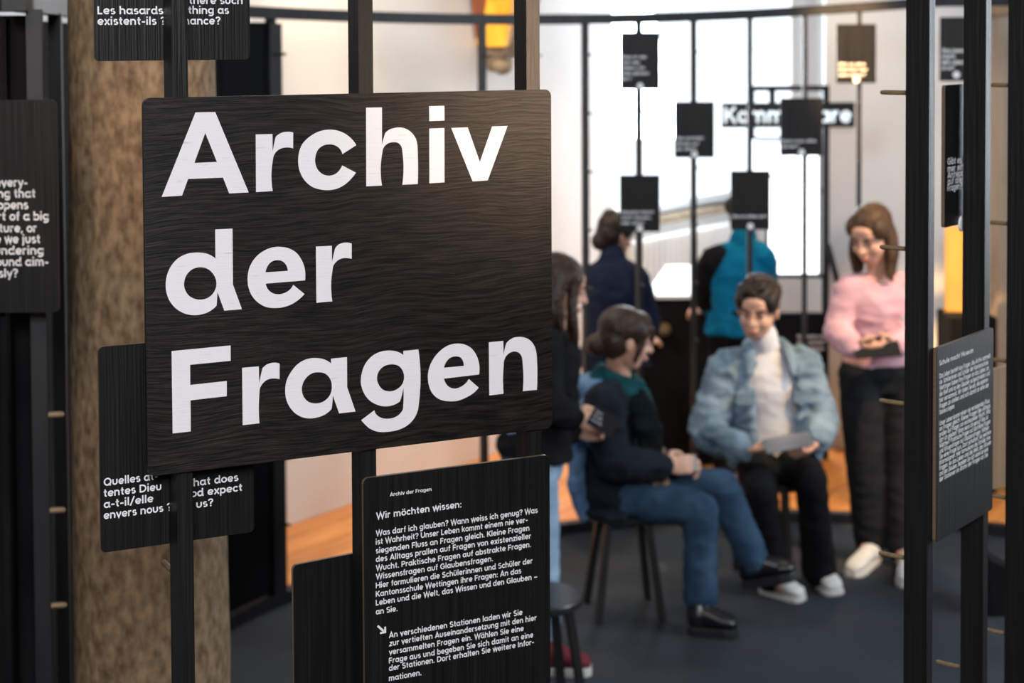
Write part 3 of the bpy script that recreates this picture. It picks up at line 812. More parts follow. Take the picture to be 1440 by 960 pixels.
CP = Plane((cs.x, cs.y), R(40.0))
sign(CP, 1397, 1436, 519, 688, 'natural wood back of a board glimpsed at the right edge', (), 0.0, 0.01, 0.004, 'pale_wood')

# ------------------------------------------------------------------ the small boards hanging on the far side of the ring
far = [
    (899, 872.5, 928, 45, 126, 'dark board hanging at the top of the leftmost far slat', ["Was ist der", "Sinn des", "Lebens und", "wozu glauben", "wir?"], 82, 'c'),
    (975.5, 948.5, 1004.5, 143, 222, 'dark board on the second far slat, over the bright window', ["Wie entsteht", "Wissen auf", "der Welt?"], 196, 'c'),
    (899, 871.5, 928, 246, 326, 'dark board hanging low beside the dark haired visitor', ["Glauben heisst", "nicht wissen,", "oder doch?"], 300, 'c'),
    (1054, 1027.5, 1083, 240, 323, 'dark board covering the head of the visitor in turquoise', ["Warum leben wir?"], 306, 'c'),
    (1131, 1097.5, 1157, 138, 219, 'brown lit board in front of the Kommentare lettering', ["Kann man alles", "wissen?"], 200, 'c'),
    (1207, 1176.5, 1232, 34, 117, 'warmly lit board with glowing text at the top right', ["Gibt es eine", "Wahrheit oder", "viele davon?"], 92, 'c'),
]
for ppx, x0, x1, yt, yb, lab, lines, y0, _ in far:
    a = post_angle[ppx]
    c = V((RC.x + (RR - 0.042) * math.cos(a), RC.y + (RR - 0.042) * math.sin(a)))
    # face the centre of the ring
    pl = Plane(c, 0.0)
    ls = []
    for k, s in enumerate(lines):
        ls.append((s, x0 + 2, y0 + k * 7.6, x0 + 2 + (x1 - x0 - 6) * min(1.0, len(s) / 15.5), 0.019))
    r_, fp_, u_, z_ = sign(pl, x0, x1, yt, yb, lab, ls, 0.0, 0.008, 0.004, 'small_board', group='boards on the far slats', bold=0.05,
                           disc=((x0 + x1) / 2, yb - 5))
gpx = at(1342, 60, 7.5)
sign(Plane((gpx.x, gpx.y), R(-14)), 1321.5, 1362, 24, 114, 'blue grey board glimpsed between the two right posts at top',
     [(s, 1324, y, x, 0.026) for s, y, x in (("Was kommt", 74, 1359), ("nach", 82, 1343), ("dem Leben", 90, 1355), ("auf uns?", 98, 1342))], 0.0, 0.008, 0.004, group='boards on the far slats', disc=(1345, 105), bold=0.05)

# ------------------------------------------------------------------ sandstone pillar
pb = on_floor(205, 1690) if False else V((at(205, 500, 4.0).x, 4.0, 0))
pil = thing('pillar', 'round brown sandstone pillar behind the title board', 'pillar', tuple(pb))
mb = MB(); rings = []
for k in range(60):
    z = -0.0 + k * 0.08
    rr = 0.168 + 0.014 * max(0, (2.4 - z) / 1.4) ** 0.9
    cx = 0.004 * (2.4 - z)
    rings.append((V((cx, 0, z)), V((rr, 0, 0)), V((0, rr, 0))))
vs0 = len(mb.v)
mb.loft(rings, 64)
for i, v in enumerate(mb.v):
    vv = V(v); d = V((vv.x, vv.y, 0)).normalized()
    f = noise.noise(vv * 9) * 0.0015 + noise.noise(vv * 34) * 0.0018
    mb.v[i] = tuple(vv + d * f)
mb.build('shaft', M['stone'], pil, True)
o = MB().box((0.012, 0, 0.06), (0.46, 0.46, 0.12)).build('plinth', M['stone'], pil, bevel=0.01)

# ------------------------------------------------------------------ corbel with gilded rib on the left wall
t_c = 1.68
cpos = wall_pt(t_c, 0, 0.0)
cor = thing('corbel', 'painted vault rib on a carved stone corbel high on the wall', 'corbel', (cpos.x + AD.y * 0.035, cpos.y - AD.x * 0.035, 2.1), math.atan2(AD.y, AD.x))
def frust(mb, x0, x1, w0, w1, z0, z1, d0, d1, xo0=0, xo1=0):
    vs = []
    for (xa, ww, dd, z) in ((xo0, w0, d0, z0), (xo1, w1, d1, z1)):
        vs += [(xa - ww, 0.02, z), (xa + ww, 0.02, z), (xa + ww * .8, -dd, z), (xa - ww * .8, -dd, z)]
    mb.add(vs, [(3, 2, 1, 0), (4, 5, 6, 7), (0, 1, 5, 4), (1, 2, 6, 5), (2, 3, 7, 6), (3, 0, 4, 7)])
mb = MB(); frust(mb, 0, 0, 0.02, 0.10, 0.08, 0.18, 0.02, 0.12); frust(mb, 0, 0, 0.10, 0.13, 0.18, 0.30, 0.12, 0.16); mb.ell((0, -0.06, 0.12), (0.06, 0.06, 0.06)); mb.ell((0, -0.10, 0.24), (0.09, 0.07, 0.05))
mb.build('stone_console', M['corbel_stone'], cor)
mb = MB(); frust(mb, 0, 0, 0.15, 0.24, 0.27, 0.75, 0.14, 0.30); frust(mb, 0, 0, 0.24, 0.5, 0.75, 1.6, 0.30, 0.7)
mb.build('rib', M['corbel_wood'], cor)
mb = MB(); frust(mb, 0, 0, 0.022, 0.042, 0.22, 0.75, 0.17, 0.32, -0.115, -0.17); frust(mb, 0, 0, 0.042, 0.07, 0.75, 1.5, 0.32, 0.70, -0.17, -0.30)
mb.build('gilded_strip', M['gilt'], cor)

# ------------------------------------------------------------------ comment station behind the ring
kY = 9.5
k0 = at(1056, 600, kY); k1 = at(1160, 600, kY)
kz = lambda y: at(1100, y, kY).z
st = thing('comment_station', 'black comment station frame carrying the Kommentare lettering band', 'display frame', (k0.x, kY, 0))
kw = k1.x - k0.x
for xx in (0.0, 0.115, kw):
    MB().box((xx, 0, kz(125) / 2 if xx in (0.0, kw) else (kz(125) + kz(160)) / 2), (0.035, 0.04, kz(125) if xx in (0.0, kw) else kz(125) - kz(160))).build('upright', M['black_metal'], st)
MB().box((kw / 2, 0, kz(124)), (kw + 0.035, 0.04, 0.03)).build('crossbar', M['black_metal'], st)
MB().box((kw / 2, 0, kz(388)), (kw, 0.04, 0.02)).build('crossbar', M['black_metal'], st)
o = MB().box((kw / 2, 0.0, (kz(440) + 0.05) / 2), (kw + 0.02, 0.05, kz(440) - 0.05)).build('lower_panel', M['infill'], st)
o = MB().tube([(kw + 0.01, -0.02, kz(345)), (kw + 0.30, -0.25, 0.02)], [0.018, 0.018], 8).build('stay', M['black_metal'], st)
mb = MB()
for k, s in enumerate(("Kommentar auf", "Karte schreiben", "und aufhängen")):
    put_text(mb, s, kw - 0.16, kz(474 + k * 8.5), 0.15, 0.03, 0.03, 0.03)
mb.build('lettering', M['print'], st)
kb = thing('lettering_band', 'dark band with white lettering Kommentare', 'sign', (at(1015, 160, kY - 0.06).x, kY - 0.06, at(1015, 179, kY).z))
bw = at(1201, 160, kY).x - at(1015, 160, kY).x; bh = (at(1100, 143, kY) - at(1100, 178, kY)).z
MB().box((bw / 2, 0.008, bh / 2), (bw, 0.016, bh)).build('panel', M['black_metal'], kb)
mb = MB(); put_text(mb, "Kommentare", 0.012, bh * 0.2, bw - 0.03, 0.125, 0.002, 0.03); mb.build('lettering', M['luminous'], kb)
def lit(name, x0, x1, y0, y1, m, label, cat, Y=kY + 0.06):
    a, b = at(x0, y0, Y), at(x1, y1, Y)
    t_ = thing(name, label, cat, (a.x, Y, b.z))
    MB().box(((b.x - a.x) / 2, 0.02, (a.z - b.z) / 2), (b.x - a.x + 0.02, 0.03, a.z - b.z + 0.02)).build('housing', M['black_metal'], t_)
    MB().box(((b.x - a.x) / 2, 0.0, (a.z - b.z) / 2), (b.x - a.x - 0.01, 0.012, a.z - b.z - 0.01)).build('display', M[m], t_)
    return t_, b.x - a.x, a.z - b.z
lit('lightbox', 1080, 1152, 218, 387, 'glow_white', 'bright white backlit panel in the comment station', 'screen')
sc, sw, sh = lit('monitor', 1057, 1122, 195, 247, 'glow_white', 'small bluish white monitor above the lightbox', 'screen', kY - 0.12)
mb = MB()
for k in range(5):
    mb.box((sw * (0.55 + 0.03 * (k % 2)), -0.009, sh * (0.85 - 0.15 * k)), (sw * (0.62 - 0.08 * (k % 3)), 0.003, sh * 0.035))
mb.box((sw * 0.5, -0.009, sh * 0.93), (sw * 0.9, 0.003, sh * 0.07))
mb.build('text_rows', M['glow_blue'], sc)

# listening desk with a slanted lit glass top
dk0 = at(905, 420, 9.42); dk1 = at(1003, 420, 9.42)
dk = thing('reading_desk', 'black standing desk with a slanted bright glass top', 'desk', ((dk0.x + dk1.x) / 2, 9.42, 0))
dw = dk1.x - dk0.x; dz = at(950, 418, 9.42).z
MB().box((0, 0.12, dz / 2), (dw, 0.34, dz)).build('body', M['infill'], dk)
mb = MB(); hh = at(950, 378, 9.7).z
mb.add([(-dw / 2, -0.06, dz), (dw / 2, -0.06, dz), (dw / 2, 0.30, hh), (-dw * 0.1, 0.30, hh), (-dw / 2, -0.06, dz + 0.02), (dw / 2, -0.06, dz + 0.02), (dw / 2, 0.30, hh + 0.02), (-dw * 0.1, 0.30, hh + 0.02)],
       [(3, 2, 1, 0), (4, 5, 6, 7), (0, 1, 5, 4), (1, 2, 6, 5), (2, 3, 7, 6), (3, 0, 4, 7)])
mb.build('glass_top', mat('pale_glass_top', (0.75, 0.8, 0.85), 0.08), dk)
mb = MB().tube([(0.0, -0.10, dz - 0.27), (0.0, -0.02, dz - 0.27)], [0.03, 0.045], 12); kn = mb.build('wooden_knob', mat('olive_wood', (0.10, 0.075, 0.035), 0.5), dk)
kn.location = (at(935, 466, 9.35).x - dk.location.x, 0, at(935, 464, 9.35).z - dz + 0.27)

# right of the second post: ochre panel on a black box, stone pillar of the aisle, small black wedge on the floor
oc = at(1326, 600, 8.9)
cab = thing('display_cabinet', 'black box with an upright ochre panel behind the right posts', 'cabinet', (oc.x, 8.9, 0))
zz = lambda y: at(1340, y, 8.9).z
MB().box((0.12, 0, zz(440) / 2), (0.24, 0.3, zz(440))).build('box_body', M['infill'], cab, bevel=0.006)
MB().box((0.11, 0.05, (zz(440) + zz(320)) / 2), (0.18, 0.02, zz(320) - zz(440))).build('back_panel', M['ochre'], cab)
ap = at(1396, 600, 9.4)
sp_ = thing('pillar', 'beige stone pillar between the rightmost posts', 'pillar', (ap.x + 0.2, 9.5, 0))
MB().box((0, 0, 2.4), (0.40, 0.4, 4.8)).build('shaft', M['aisle_stone'], sp_, bevel=0.02)
MB().box((0, 0, 2.55), (0.46, 0.46, 0.14)).build('collar', M['pale_wood'], sp_, bevel=0.01)
we = on_floor(1412, 872)
wg = MB(); wg.add([(-0.06, 0, 0.012), (0.30, 0.05, 0.012), (0.30, 0.2, 0.012), (-0.06, 0.2, 0.012), (-0.06, 0, 0.25), (0.30, 0.05, 0.05), (0.30, 0.2, 0.05), (-0.06, 0.2, 0.25)],
                  [(3, 2, 1, 0), (4, 5, 6, 7), (0, 1, 5, 4), (1, 2, 6, 5), (2, 3, 7, 6), (3, 0, 4, 7)])
o = wg.build('floor_wedge', M['infill'], None); o.location = (we.x, we.y, 0); tag(o, 'small black wedge shaped foot on the carpet at right', 'stand')


# ------------------------------------------------------------------ stools
def stool(x, y, rz, label, rseat=0.175, h=0.45):
    t = thing('stool', label, 'stool', (x, y, 0.0128), rz, 'round black stools')
    mb = MB(); hh = h - 0.012
    mb.loft([(V((0, 0, hh - 0.034)), V((rseat * .93, 0, 0)), V((0, rseat * .93, 0))), (V((0, 0, hh - 0.026)), V((rseat, 0, 0)), V((0, rseat, 0))),
             (V((0, 0, hh - 0.006)), V((rseat, 0, 0)), V((0, rseat, 0))), (V((0, 0, hh)), V((rseat * .97, 0, 0)), V((0, rseat * .97, 0)))], 40)
    mb.build('seat', M['stool_seat'], t, False)
    for k in range(4):
        a = math.pi / 4 + k * math.pi / 2
        top = V((math.cos(a) * 0.115, math.sin(a) * 0.115, hh - 0.03)); bot = V((math.cos(a) * 0.185, math.sin(a) * 0.185, 0.004))
        d = (top - bot); rot = d.to_track_quat('Z', 'X').to_matrix() @ Matrix.Rotation(a, 3, 'Z')
        MB().box((top + bot) / 2, (0.034, 0.026, d.length), rot).build('leg', M['stool_leg'], t)
    return t


M['stool_seat'] = mat('black_stool_seat', (0.012, 0.013, 0.016), 0.32, (0.02, 0.021, 0.024), (30, 4, 4), 3)
M['stool_leg'] = mat('black_stool_leg', (0.008, 0.008, 0.008), 0.45)
s1 = at(877, 714, 6.95)
stool(s1.x, 6.95, 0.15, 'black stool carrying the woman in the teal scarf')
s2 = at(757, 832, 5.85)
stool(s2.x, 5.85, 0.3, 'empty black stool in front of the woman in light jeans', 0.155)
s3 = at(1092, 690, 7.42)
stool(s3.x, 7.42, 0.35, 'black stool carrying the person in the denim jacket')


# ------------------------------------------------------------------ people
def fabric(name, c, c2=None, rough=0.9, scale=(9, 9, 9), bump=0.35, sheen=0.0):
    return mat(name, c, rough, c2 or tuple(min(1, x * 1.5) for x in c), scale, 5, bump, (240, 240, 240), spec=0.08, sheen=sheen, lo=0.3, hi=0.7)


SKIN = mat('skin', (0.56, 0.30, 0.21), 0.5, (0.62, 0.36, 0.26), (14, 14, 14), 3, 0.1, (150, 150, 150), spec=0.35)
LIP = mat('lips', (0.42, 0.14, 0.12), 0.45)
EYEW = mat('eye_white', (0.42, 0.36, 0.33), 0.5)
LID = mat('eyelid', (0.42, 0.21, 0.15), 0.5)  # darker than the skin, eye socket shade put into the colour
IRIS = mat('dark_iris', (0.03, 0.018, 0.01), 0.2)
BROWN = mat('brown_hair', (0.020, 0.010, 0.007), 0.45, (0.058, 0.031, 0.018), (70, 70, 7), 6, 0.8, spec=0.3, lo=0.35, hi=0.7)
LIGHTBROWN = mat('light_brown_hair', (0.035, 0.017, 0.008), 0.45, (0.095, 0.050, 0.026), (70, 70, 7), 6, 0.8, spec=0.3, lo=0.35, hi=0.7)
DARKHAIR = mat('dark_brown_hair', (0.010, 0.006, 0.005), 0.45, (0.028, 0.016, 0.011), (60, 60, 20), 6, 0.8, spec=0.3)
DENIM = fabric('mid_blue_denim', (0.020, 0.042, 0.076), (0.044, 0.085, 0.142))
PALEDENIM = fabric('pale_blue_denim', (0.20, 0.31, 0.44), (0.34, 0.47, 0.62))
JACKETDENIM = fabric('washed_denim_jacket_cloth', (0.085, 0.135, 0.185), (0.22, 0.30, 0.375), scale=(7, 7, 7))
BLACKC = fabric('black_cloth', (0.007, 0.007, 0.008), (0.013, 0.013, 0.015))
BLACKDENIM = fabric('black_denim', (0.010, 0.011, 0.013), (0.022, 0.023, 0.026))
NAVY = fabric('navy_cloth', (0.008, 0.013, 0.030), (0.015, 0.022, 0.045))
PINK = fabric('pink_knit', (0.56, 0.31, 0.36), (0.64, 0.39, 0.44))
WHITEK = fabric('white_rib_knit', (0.60, 0.60, 0.65), (0.70, 0.70, 0.74))
TURQ = fabric('turquoise_cloth', (0.003, 0.13, 0.27), (0.006, 0.20, 0.37))
TEAL = fabric('dark_teal_scarf_cloth', (0.004, 0.030, 0.036), (0.010, 0.075, 0.085), scale=(14, 14, 14))
HOOD = fabric('blue_sweatshirt_cloth', (0.08, 0.15, 0.27), (0.16, 0.27, 0.42))
LEATHER = mat('black_boot_leather', (0.008, 0.008, 0.009), 0.28, (0.014, 0.014, 0.015), (20, 20, 20), 3)
CANVASW = fabric('white_shoe_canvas', (0.58, 0.57, 0.55), (0.68, 0.67, 0.65))
CANVASR = fabric('maroon_shoe_suede', (0.12, 0.022, 0.030), (0.18, 0.035, 0.045))
RUBBER = mat('white_rubber_sole', (0.62, 0.60, 0.56), 0.6)
DARKSOLE = mat('dark_boot_sole', (0.02, 0.02, 0.022), 0.4)
TAN = fabric('tan_scarf_cloth', (0.20, 0.13, 0.075), (0.30, 0.20, 0.12))


def bake(name, mb, voxel, m, parent, smooth=4, fold=0.0, fs=9.0):
    """melt overlapping closed shapes into one continuous skin"""
    o = mb.build(name, m, None, True)
    r_ = o.modifiers.new('r', 'REMESH'); r_.mode = 'VOXEL'; r_.voxel_size = voxel; r_.use_smooth_shade = True
    sm = o.modifiers.new('s', 'SMOOTH'); sm.factor = 0.5; sm.iterations = smooth
    dg = bpy.context.evaluated_depsgraph_get()
    me = bpy.data.meshes.new_from_object(o.evaluated_get(dg))
    o.modifiers.clear(); old = o.data; o.data = me; bpy.data.meshes.remove(old); me.name = name
    if not me.materials: me.materials.append(m)
    if fold:
        ns = [v.normal.copy() for v in me.vertices]
        for v, nn in zip(me.vertices, ns):
            p = v.co
            q = V((p.x * fs, p.y * fs, p.z * fs * 1.7))
            f = 1.0 - abs(noise.noise(q)) * 2.2
            v.co = p + nn * (f * fold + noise.noise(q * 2.7) * fold * 0.5)
    me.shade_smooth()
    if parent is not None:
        o.parent = parent
    return o


def frame(front, up=V((0, 0, 1))):
    y = V(front).normalized(); x = y.cross(up).normalized(); z = x.cross(y)
    return Matrix((x, y, z)).transposed()


def head_geo(mb, c, Mh, k=1.0, ears=True):
    def E(p, r): mb.ell(c + Mh @ (V(p) * k), (r[0] * k, r[1] * k, r[2] * k), Mh, 18, 12)
    E((0, -.012, .03), (.073, .092, .084)); E((0, .02, -.03), (.064, .066, .078)); E((0, .042, -.074), (.043, .036, .034))
    E((0, .068, .045), (.048, .018, .030)); E((.033, .055, -.028), (.026, .026, .030)); E((-.033, .055, -.028), (.026, .026, .030))
    def T(pts, rs, n=10): mb.tube([c + Mh @ (V(p) * k) for p in pts], [r * k for r in rs], n, 2)
    T([(0, .084, .020), (0, .097, -.004), (0, .108, -.024)], [.008, .0095, .013])
    for s in (-1, 1):
        E((s * .011, .092, -.026), (.0085, .011, .008))
        T([(s * .012, .083, .026), (s * .034, .080, .031), (s * .053, .064, .022)], [.006, .0075, .006])
        if ears:
            E((s * .076, -.006, -.006), (.008, .018, .030))
    E((0, .086, -.052), (.021, .011, .006)); E((0, .084, -.062), (.018, .011, .007))


def face_parts(body, c, Mh, k=1.0, brow=DARKHAIR):
    for s in (-1, 1):
        mb = MB(); mb.ell(c + Mh @ (V((s * .031, .0725, .005)) * k), (.0125 * k, .0120 * k, .0075 * k), Mh, 12, 8)
        e = mb.build('eye', EYEW, body, True)
        mb = MB(); mb.ell(c + Mh @ (V((s * .030, .0835, .004)) * k), (.0068 * k, .0035 * k, .0064 * k), Mh, 10, 6)
        mb.build('iris', IRIS, body, True)
        mb = MB(); mb.ell(c + Mh @ (V((s * .031, .0735, .0115)) * k), (.0150 * k, .0130 * k, .0060 * k), Mh, 12, 8); mb.build('eyelid', LID, body, True)
        mb = MB(); mb.tube([c + Mh @ (V(p) * k) for p in ((s * .013, .090, .026), (s * .034, .087, .033), (s * .053, .069, .026))], [.0030 * k, .0042 * k, .0026 * k], 8, 3)
        mb.build('eyebrow', brow, body, True)
    mb = MB(); mb.tube([c + Mh @ (V(p) * k) for p in ((-.021, .084, -.0595), (0, .0985, -.054), (.021, .084, -.0595))], [.003 * k, .0058 * k, .003 * k], 8, 3)
    mb.tube([c + Mh @ (V(p) * k) for p in ((-.017, .084, -.061), (0, .0965, -.063), (.017, .084, -.061))], [.003 * k, .0062 * k, .003 * k], 8, 3)
    mb.build('lips', LIP, body, True)


def hand_geo(mb, wrist, direction, palm_n, curl=0.5, side=1, k=1.0, thumb_in=0.5):
    """palm and five separate fingers; palm_n = the way the palm faces; side: +1 thumb towards direction x palm_n"""
    d = V(direction).normalized(); n_ = V(palm_n); n_ = (n_ - d * n_.dot(d)).normalized(); t = d.cross(n_) * side
    w0 = V(wrist)
    mb.loft([(w0 - d * .01, t * .024 * k, n_ * .018 * k), (w0 + d * .02 * k, t * .030 * k, n_ * .016 * k), (w0 + d * .055 * k, t * .040 * k, n_ * .0145 * k), (w0 + d * .088 * k, t * .040 * k, n_ * .012 * k), (w0 + d * .094 * k, t * .034 * k, n_ * .008 * k)], 16)
    for i, (off, L) in enumerate(((.030, .070), (.010, .080), (-.010, .074), (-.030, .058))):
        p = w0 + d * .085 * k + t * off * k
        a = curl * (0.75 + 0.12 * i); dd = (d + t * off * 1.6).normalized()
        pts = [p]; ang = 0
        for seg, f in ((0.45, 0.45), (0.32, 1.15), (0.23, 1.0)):
            ang += a * f
            pts.append(pts[-1] + (dd * math.cos(ang) + n_ * math.sin(ang)) * L * seg * k)
        mb.tube(pts, [.0092 * k, .0086 * k, .0078 * k, .0066 * k], 10)
    p = w0 + d * .022 * k + t * .026 * k + n_ * .006 * k
    q = p + (d * .55 + t * .75 + n_ * .25).normalized() * .036 * k
    q2 = q + (d * .85 + t * (.5 - thumb_in) + n_ * (.25 + thumb_in * .5)).normalized() * .030 * k
    q3 = q2 + (d * .9 + t * (.2 - thumb_in) + n_ * (.2 + thumb_in * .5)).normalized() * .024 * k
    mb.tube([p, q, q2, q3], [.014 * k, .0115 * k, .010 * k, .008 * k], 10)


def torso_rings(pel, neck, hv, sv, widths, ease=0.0, bend=0.0):
    """widths: (t along spine, half width, half depth)"""
    out = []
    up = (neck - pel).normalized()
    for t, wx, wy in widths:
        r_ = (hv.normalized() * (1 - t) + sv.normalized() * t).normalized()
        f = up.cross(r_).normalized()
        c = pel.lerp(neck, t) - f * bend * math.sin(math.pi * min(max(t, 0), 1))
        r2 = f.cross(up).normalized()
        out.append((c, r2 * (wx + ease), f * (wy + ease)))
    return out


TW = [(-.14, .10, .09), (-.05, .155, .115), (.06, .165, .120), (.28, .135, .095), (.45, .130, .095), (.68, .155, .112), (.84, .165, .100), (.93, .13, .080), (1.0, .062, .058)]


def shoe(name, heel, toe, m, sole, parent, h=0.07, ankle=None, k=1.0, laces=None, solem=0.022):
    """heel/toe: points on the ground under the shoe ends"""
    heel, toe = V(heel), V(toe)
    d = (toe - heel); L = d.length; d.normalize(); r_ = d.cross(V((0, 0, 1))).normalized(); u = r_.cross(d).normalized()
    mb = MB()
    prof = [(0.02, .024, .026, .030), (.12, .034, .036, .042), (.32, .036, .040, .046), (.55, .041, .034, .038), (.75, .046, .026, .031), (.92, .038, .020, .025), (.99, .020, .012, .018)]
    mb.loft([(heel + d * L * t + u * (solem * .6 + z * k), r_ * w_ * k, u * hh * k) for t, w_, hh, z in prof], 20)
    if ankle is not None:
        mb.tube([heel + d * L * .20 + u * .05 * k, V(ankle)], [.040 * k, .042 * k], 16)
    o = bake(name, mb, 0.006, m, parent, 3)
    mb = MB(); P = []
    for t, w_ in ((0, .018), (.06, .032), (.25, .036), (.5, .040), (.75, .047), (.92, .041), (1.0, .022)): P.append((t, w_))
    outline = [heel + d * L * t + r_ * w_ * k * 1.04 for t, w_ in P] + [heel + d * L * t - r_ * w_ * k * 1.04 for t, w_ in reversed(P)]
    n = len(outline)
    mb.add([p for p in outline] + [p + u * solem for p in outline], [tuple(reversed(range(n))), tuple(range(n, 2 * n))] + [(i, (i + 1) % n, (i + 1) % n + n, i + n) for i in range(n)])
    mb.build('sole', sole, o, bevel=0.003)
    if laces:
        mb = MB()
        for i in range(4):
            c = heel + d * L * (.40 + .075 * i) + u * (.088 - .012 * i) * k
            mb.tube([c - r_ * .022 * k, c + u * .004, c + r_ * .022 * k], [.003] * 3, 6)
        mb.build('laces', laces, o, True)
    return o


def person(label, J, parts, loc, face_cfg=None, group=None):
    """J: world joints; everything is stored relative to loc"""
    root = thing('person', label, 'person', tuple(loc), 0, group)
    j = {k: V(v) - V(loc) for k, v in J.items()}
    hv = j['hr'] - j['hl']; sv = j['sr'] - j['sl']
    pel = (j['hr'] + j['hl']) / 2; neck = j['neck']
    mb = MB()
    bend = parts.get('bend', 0.0)
    mb.loft(torso_rings(pel, neck, hv, sv, TW, -0.008, bend), 24)
    hd = j['head']; Mh = frame(parts['face']); k = parts.get('hk', 1.0)
    if parts.get('roll'): Mh = Mh @ Matrix.Rotation(parts['roll'], 3, 'Y')
    head_geo(mb, hd, Mh, k)
    mb.tube([neck - (neck - pel).normalized() * .05, neck + (hd - neck) * .25, hd + Mh @ V((0, -.02, -.05))], [.060, .050, .050], 16, 3)
    for s in 'rl':
        S_ = j['s' + s]; Eb = j['e' + s]; Wr = j['w' + s]
        mb.tube([neck.lerp(S_, .35) - V((0, 0, .02)), S_], [.055, .052], 14)
        mb.tube([S_, S_.lerp(Eb, .5), Eb], [.050, .043, .038], 14)
        mb.tube([Eb, Eb.lerp(Wr, .35), Wr], [.038, .035, .025], 14)
        hcfg = parts.get('hand' + s)
        if hcfg: hand_geo(mb, Wr, *hcfg)
        H_, K_, A_ = j['h' + s], j['k' + s], j['a' + s]
        mb.tube([H_, H_.lerp(K_, .5), K_], [.080, .070, .052], 16)
        mb.tube([K_, K_.lerp(A_, .35), A_], [.052, .050, .034], 16)
        td = V(j['t' + s]) - A_; e_ = A_ + td * .6; e_.z = max(e_.z, .05 if not parts.get('cross') or s == 'r' else -9)
        mb.tube([A_, e_], [.034, .026], 12)
    body = bake('body', mb, 0.0065, SKIN, root, 2)
    if not parts.get('noface'): face_parts(body, hd, Mh, k, parts.get('brow', DARKHAIR))
    return root, j, pel, neck, hv, sv, hd, Mh, body


def top(root, j, pel, neck, hv, sv, m, name='sweater', ease=.012, t0=-.05, t1=.97, sleeve=(.066, .060, .052, .040), fold=.005, cuff=.93, bend=0.0, flare=0.0, collar=None, voxel=.009):
    W_ = [w_ for w_ in TW if t0 <= w_[0] <= t1 - .04]
    first = (t0, .158 + flare, .118 + flare * .6); last = (t1, .085, .07)
    mb = MB(); mb.loft(torso_rings(pel, neck, hv, sv, [first] + [w_ for w_ in W_ if w_[0] > t0 + .04] + [last], ease, bend), 28)
    for s in 'rl':
        S_ = j['s' + s]; Eb = j['e' + s]; Wr = j['w' + s]
        mb.tube([neck.lerp(S_, .30) - V((0, 0, .025)), S_.lerp(neck, .06)], [.056 + ease, sleeve[0]], 16)
        mb.tube([S_, S_.lerp(Eb, .5), Eb], [sleeve[0], sleeve[1], sleeve[2] * 1.05], 16)
        mb.tube([Eb, Eb.lerp(Wr, .45), Eb.lerp(Wr, cuff)], [sleeve[2] * 1.05, sleeve[2], sleeve[3]], 16)
    if collar:
        mb.tube([neck - V((0, 0, .02)), neck + (j['head'] - neck) * collar[0]], [collar[1] * 1.1, collar[1]], 20)
    return bake(name, mb, voxel, m, root, 4, fold)


def trousers(root, j, pel, m, name='trousers', r=(.098, .088, .068, .062, .058), fold=.004, hem=.93, waist=.14, up=None):
    mb = MB(); hv = j['hr'] - j['hl']
    upv = up or V((0, 0, 1)); f = upv.cross(hv.normalized()).normalized()
    mb.loft([(pel - upv * .09, hv.normalized() * .12, f * .10), (pel, hv.normalized() * .172, f * .128), (pel + upv * .07, hv.normalized() * .165, f * .122), (pel + upv * waist, hv.normalized() * .146, f * .108)], 24)
    for s in 'rl':
        H_, K_, A_ = j['h' + s], j['k' + s], j['a' + s]
        mb.tube([H_, H_.lerp(K_, .5), K_], [r[0], r[1], r[2]], 18)
        mb.tube([K_, K_.lerp(A_, .5), K_.lerp(A_, hem)], [r[2], r[3], r[4]], 18)
    return bake(name, mb, .009, m, root, 4, fold)


def hair_cap(mb, c, Mh, k=1.0, grow=0.0, fr=0.0):
    def E(p, r): mb.ell(c + Mh @ (V(p) * k), tuple((q + grow) * k for q in r), Mh, 20, 12)
    E((0, -.022, .046), (.081, .094, .080)); E((0, -.045, .0), (.074, .068, .080))
    for s in (-1, 1):
        E((s * .058, .015, .048), (.028, .050, .045))
    if fr: E((0, .03, .085), (.055, .045 + fr, .030))


def long_hair(mb, c, Mh, k=1.0, length=.26, front=True, seed=1, side_front=.045, droop=None):
    rnd = random.Random(seed); dn = V((0, 0, -1)); Mi = Mh.inverted()
    for i in range(17):
        a = R(-118 + 236 * i / 16)               # around the back of the head from one temple to the other
        x = math.sin(a) * .074; y = -math.cos(a) * .078 - .006
        if abs(a) > R(95): y = side_front * .6; x = math.copysign(.070, x)
        st = c + Mh @ (V((x * .9, y * .9, .06)) * k)
        m1 = c + Mh @ (V((x * 1.10, y * 1.06, -.02)) * k)
        L = length * (0.92 + .12 * rnd.random())
        m2 = m1 + dn * L * .45 + Mh @ V((x * .10, y * .06 - .004, 0)) + V((rnd.uniform(-.006, .006), rnd.uniform(-.006, .006), 0))
        m3 = m1 + dn * L * .95 + Mh @ V((x * .06, y * .10, 0)) + V((rnd.uniform(-.014, .014), rnd.uniform(-.012, .012), 0))
        mb.tube([st, m1, m2, m3], [.020 * k, .021 * k, .019 * k, .008 * k], 10, 4)


def world(px, py, Y): return at(px, py, Y)


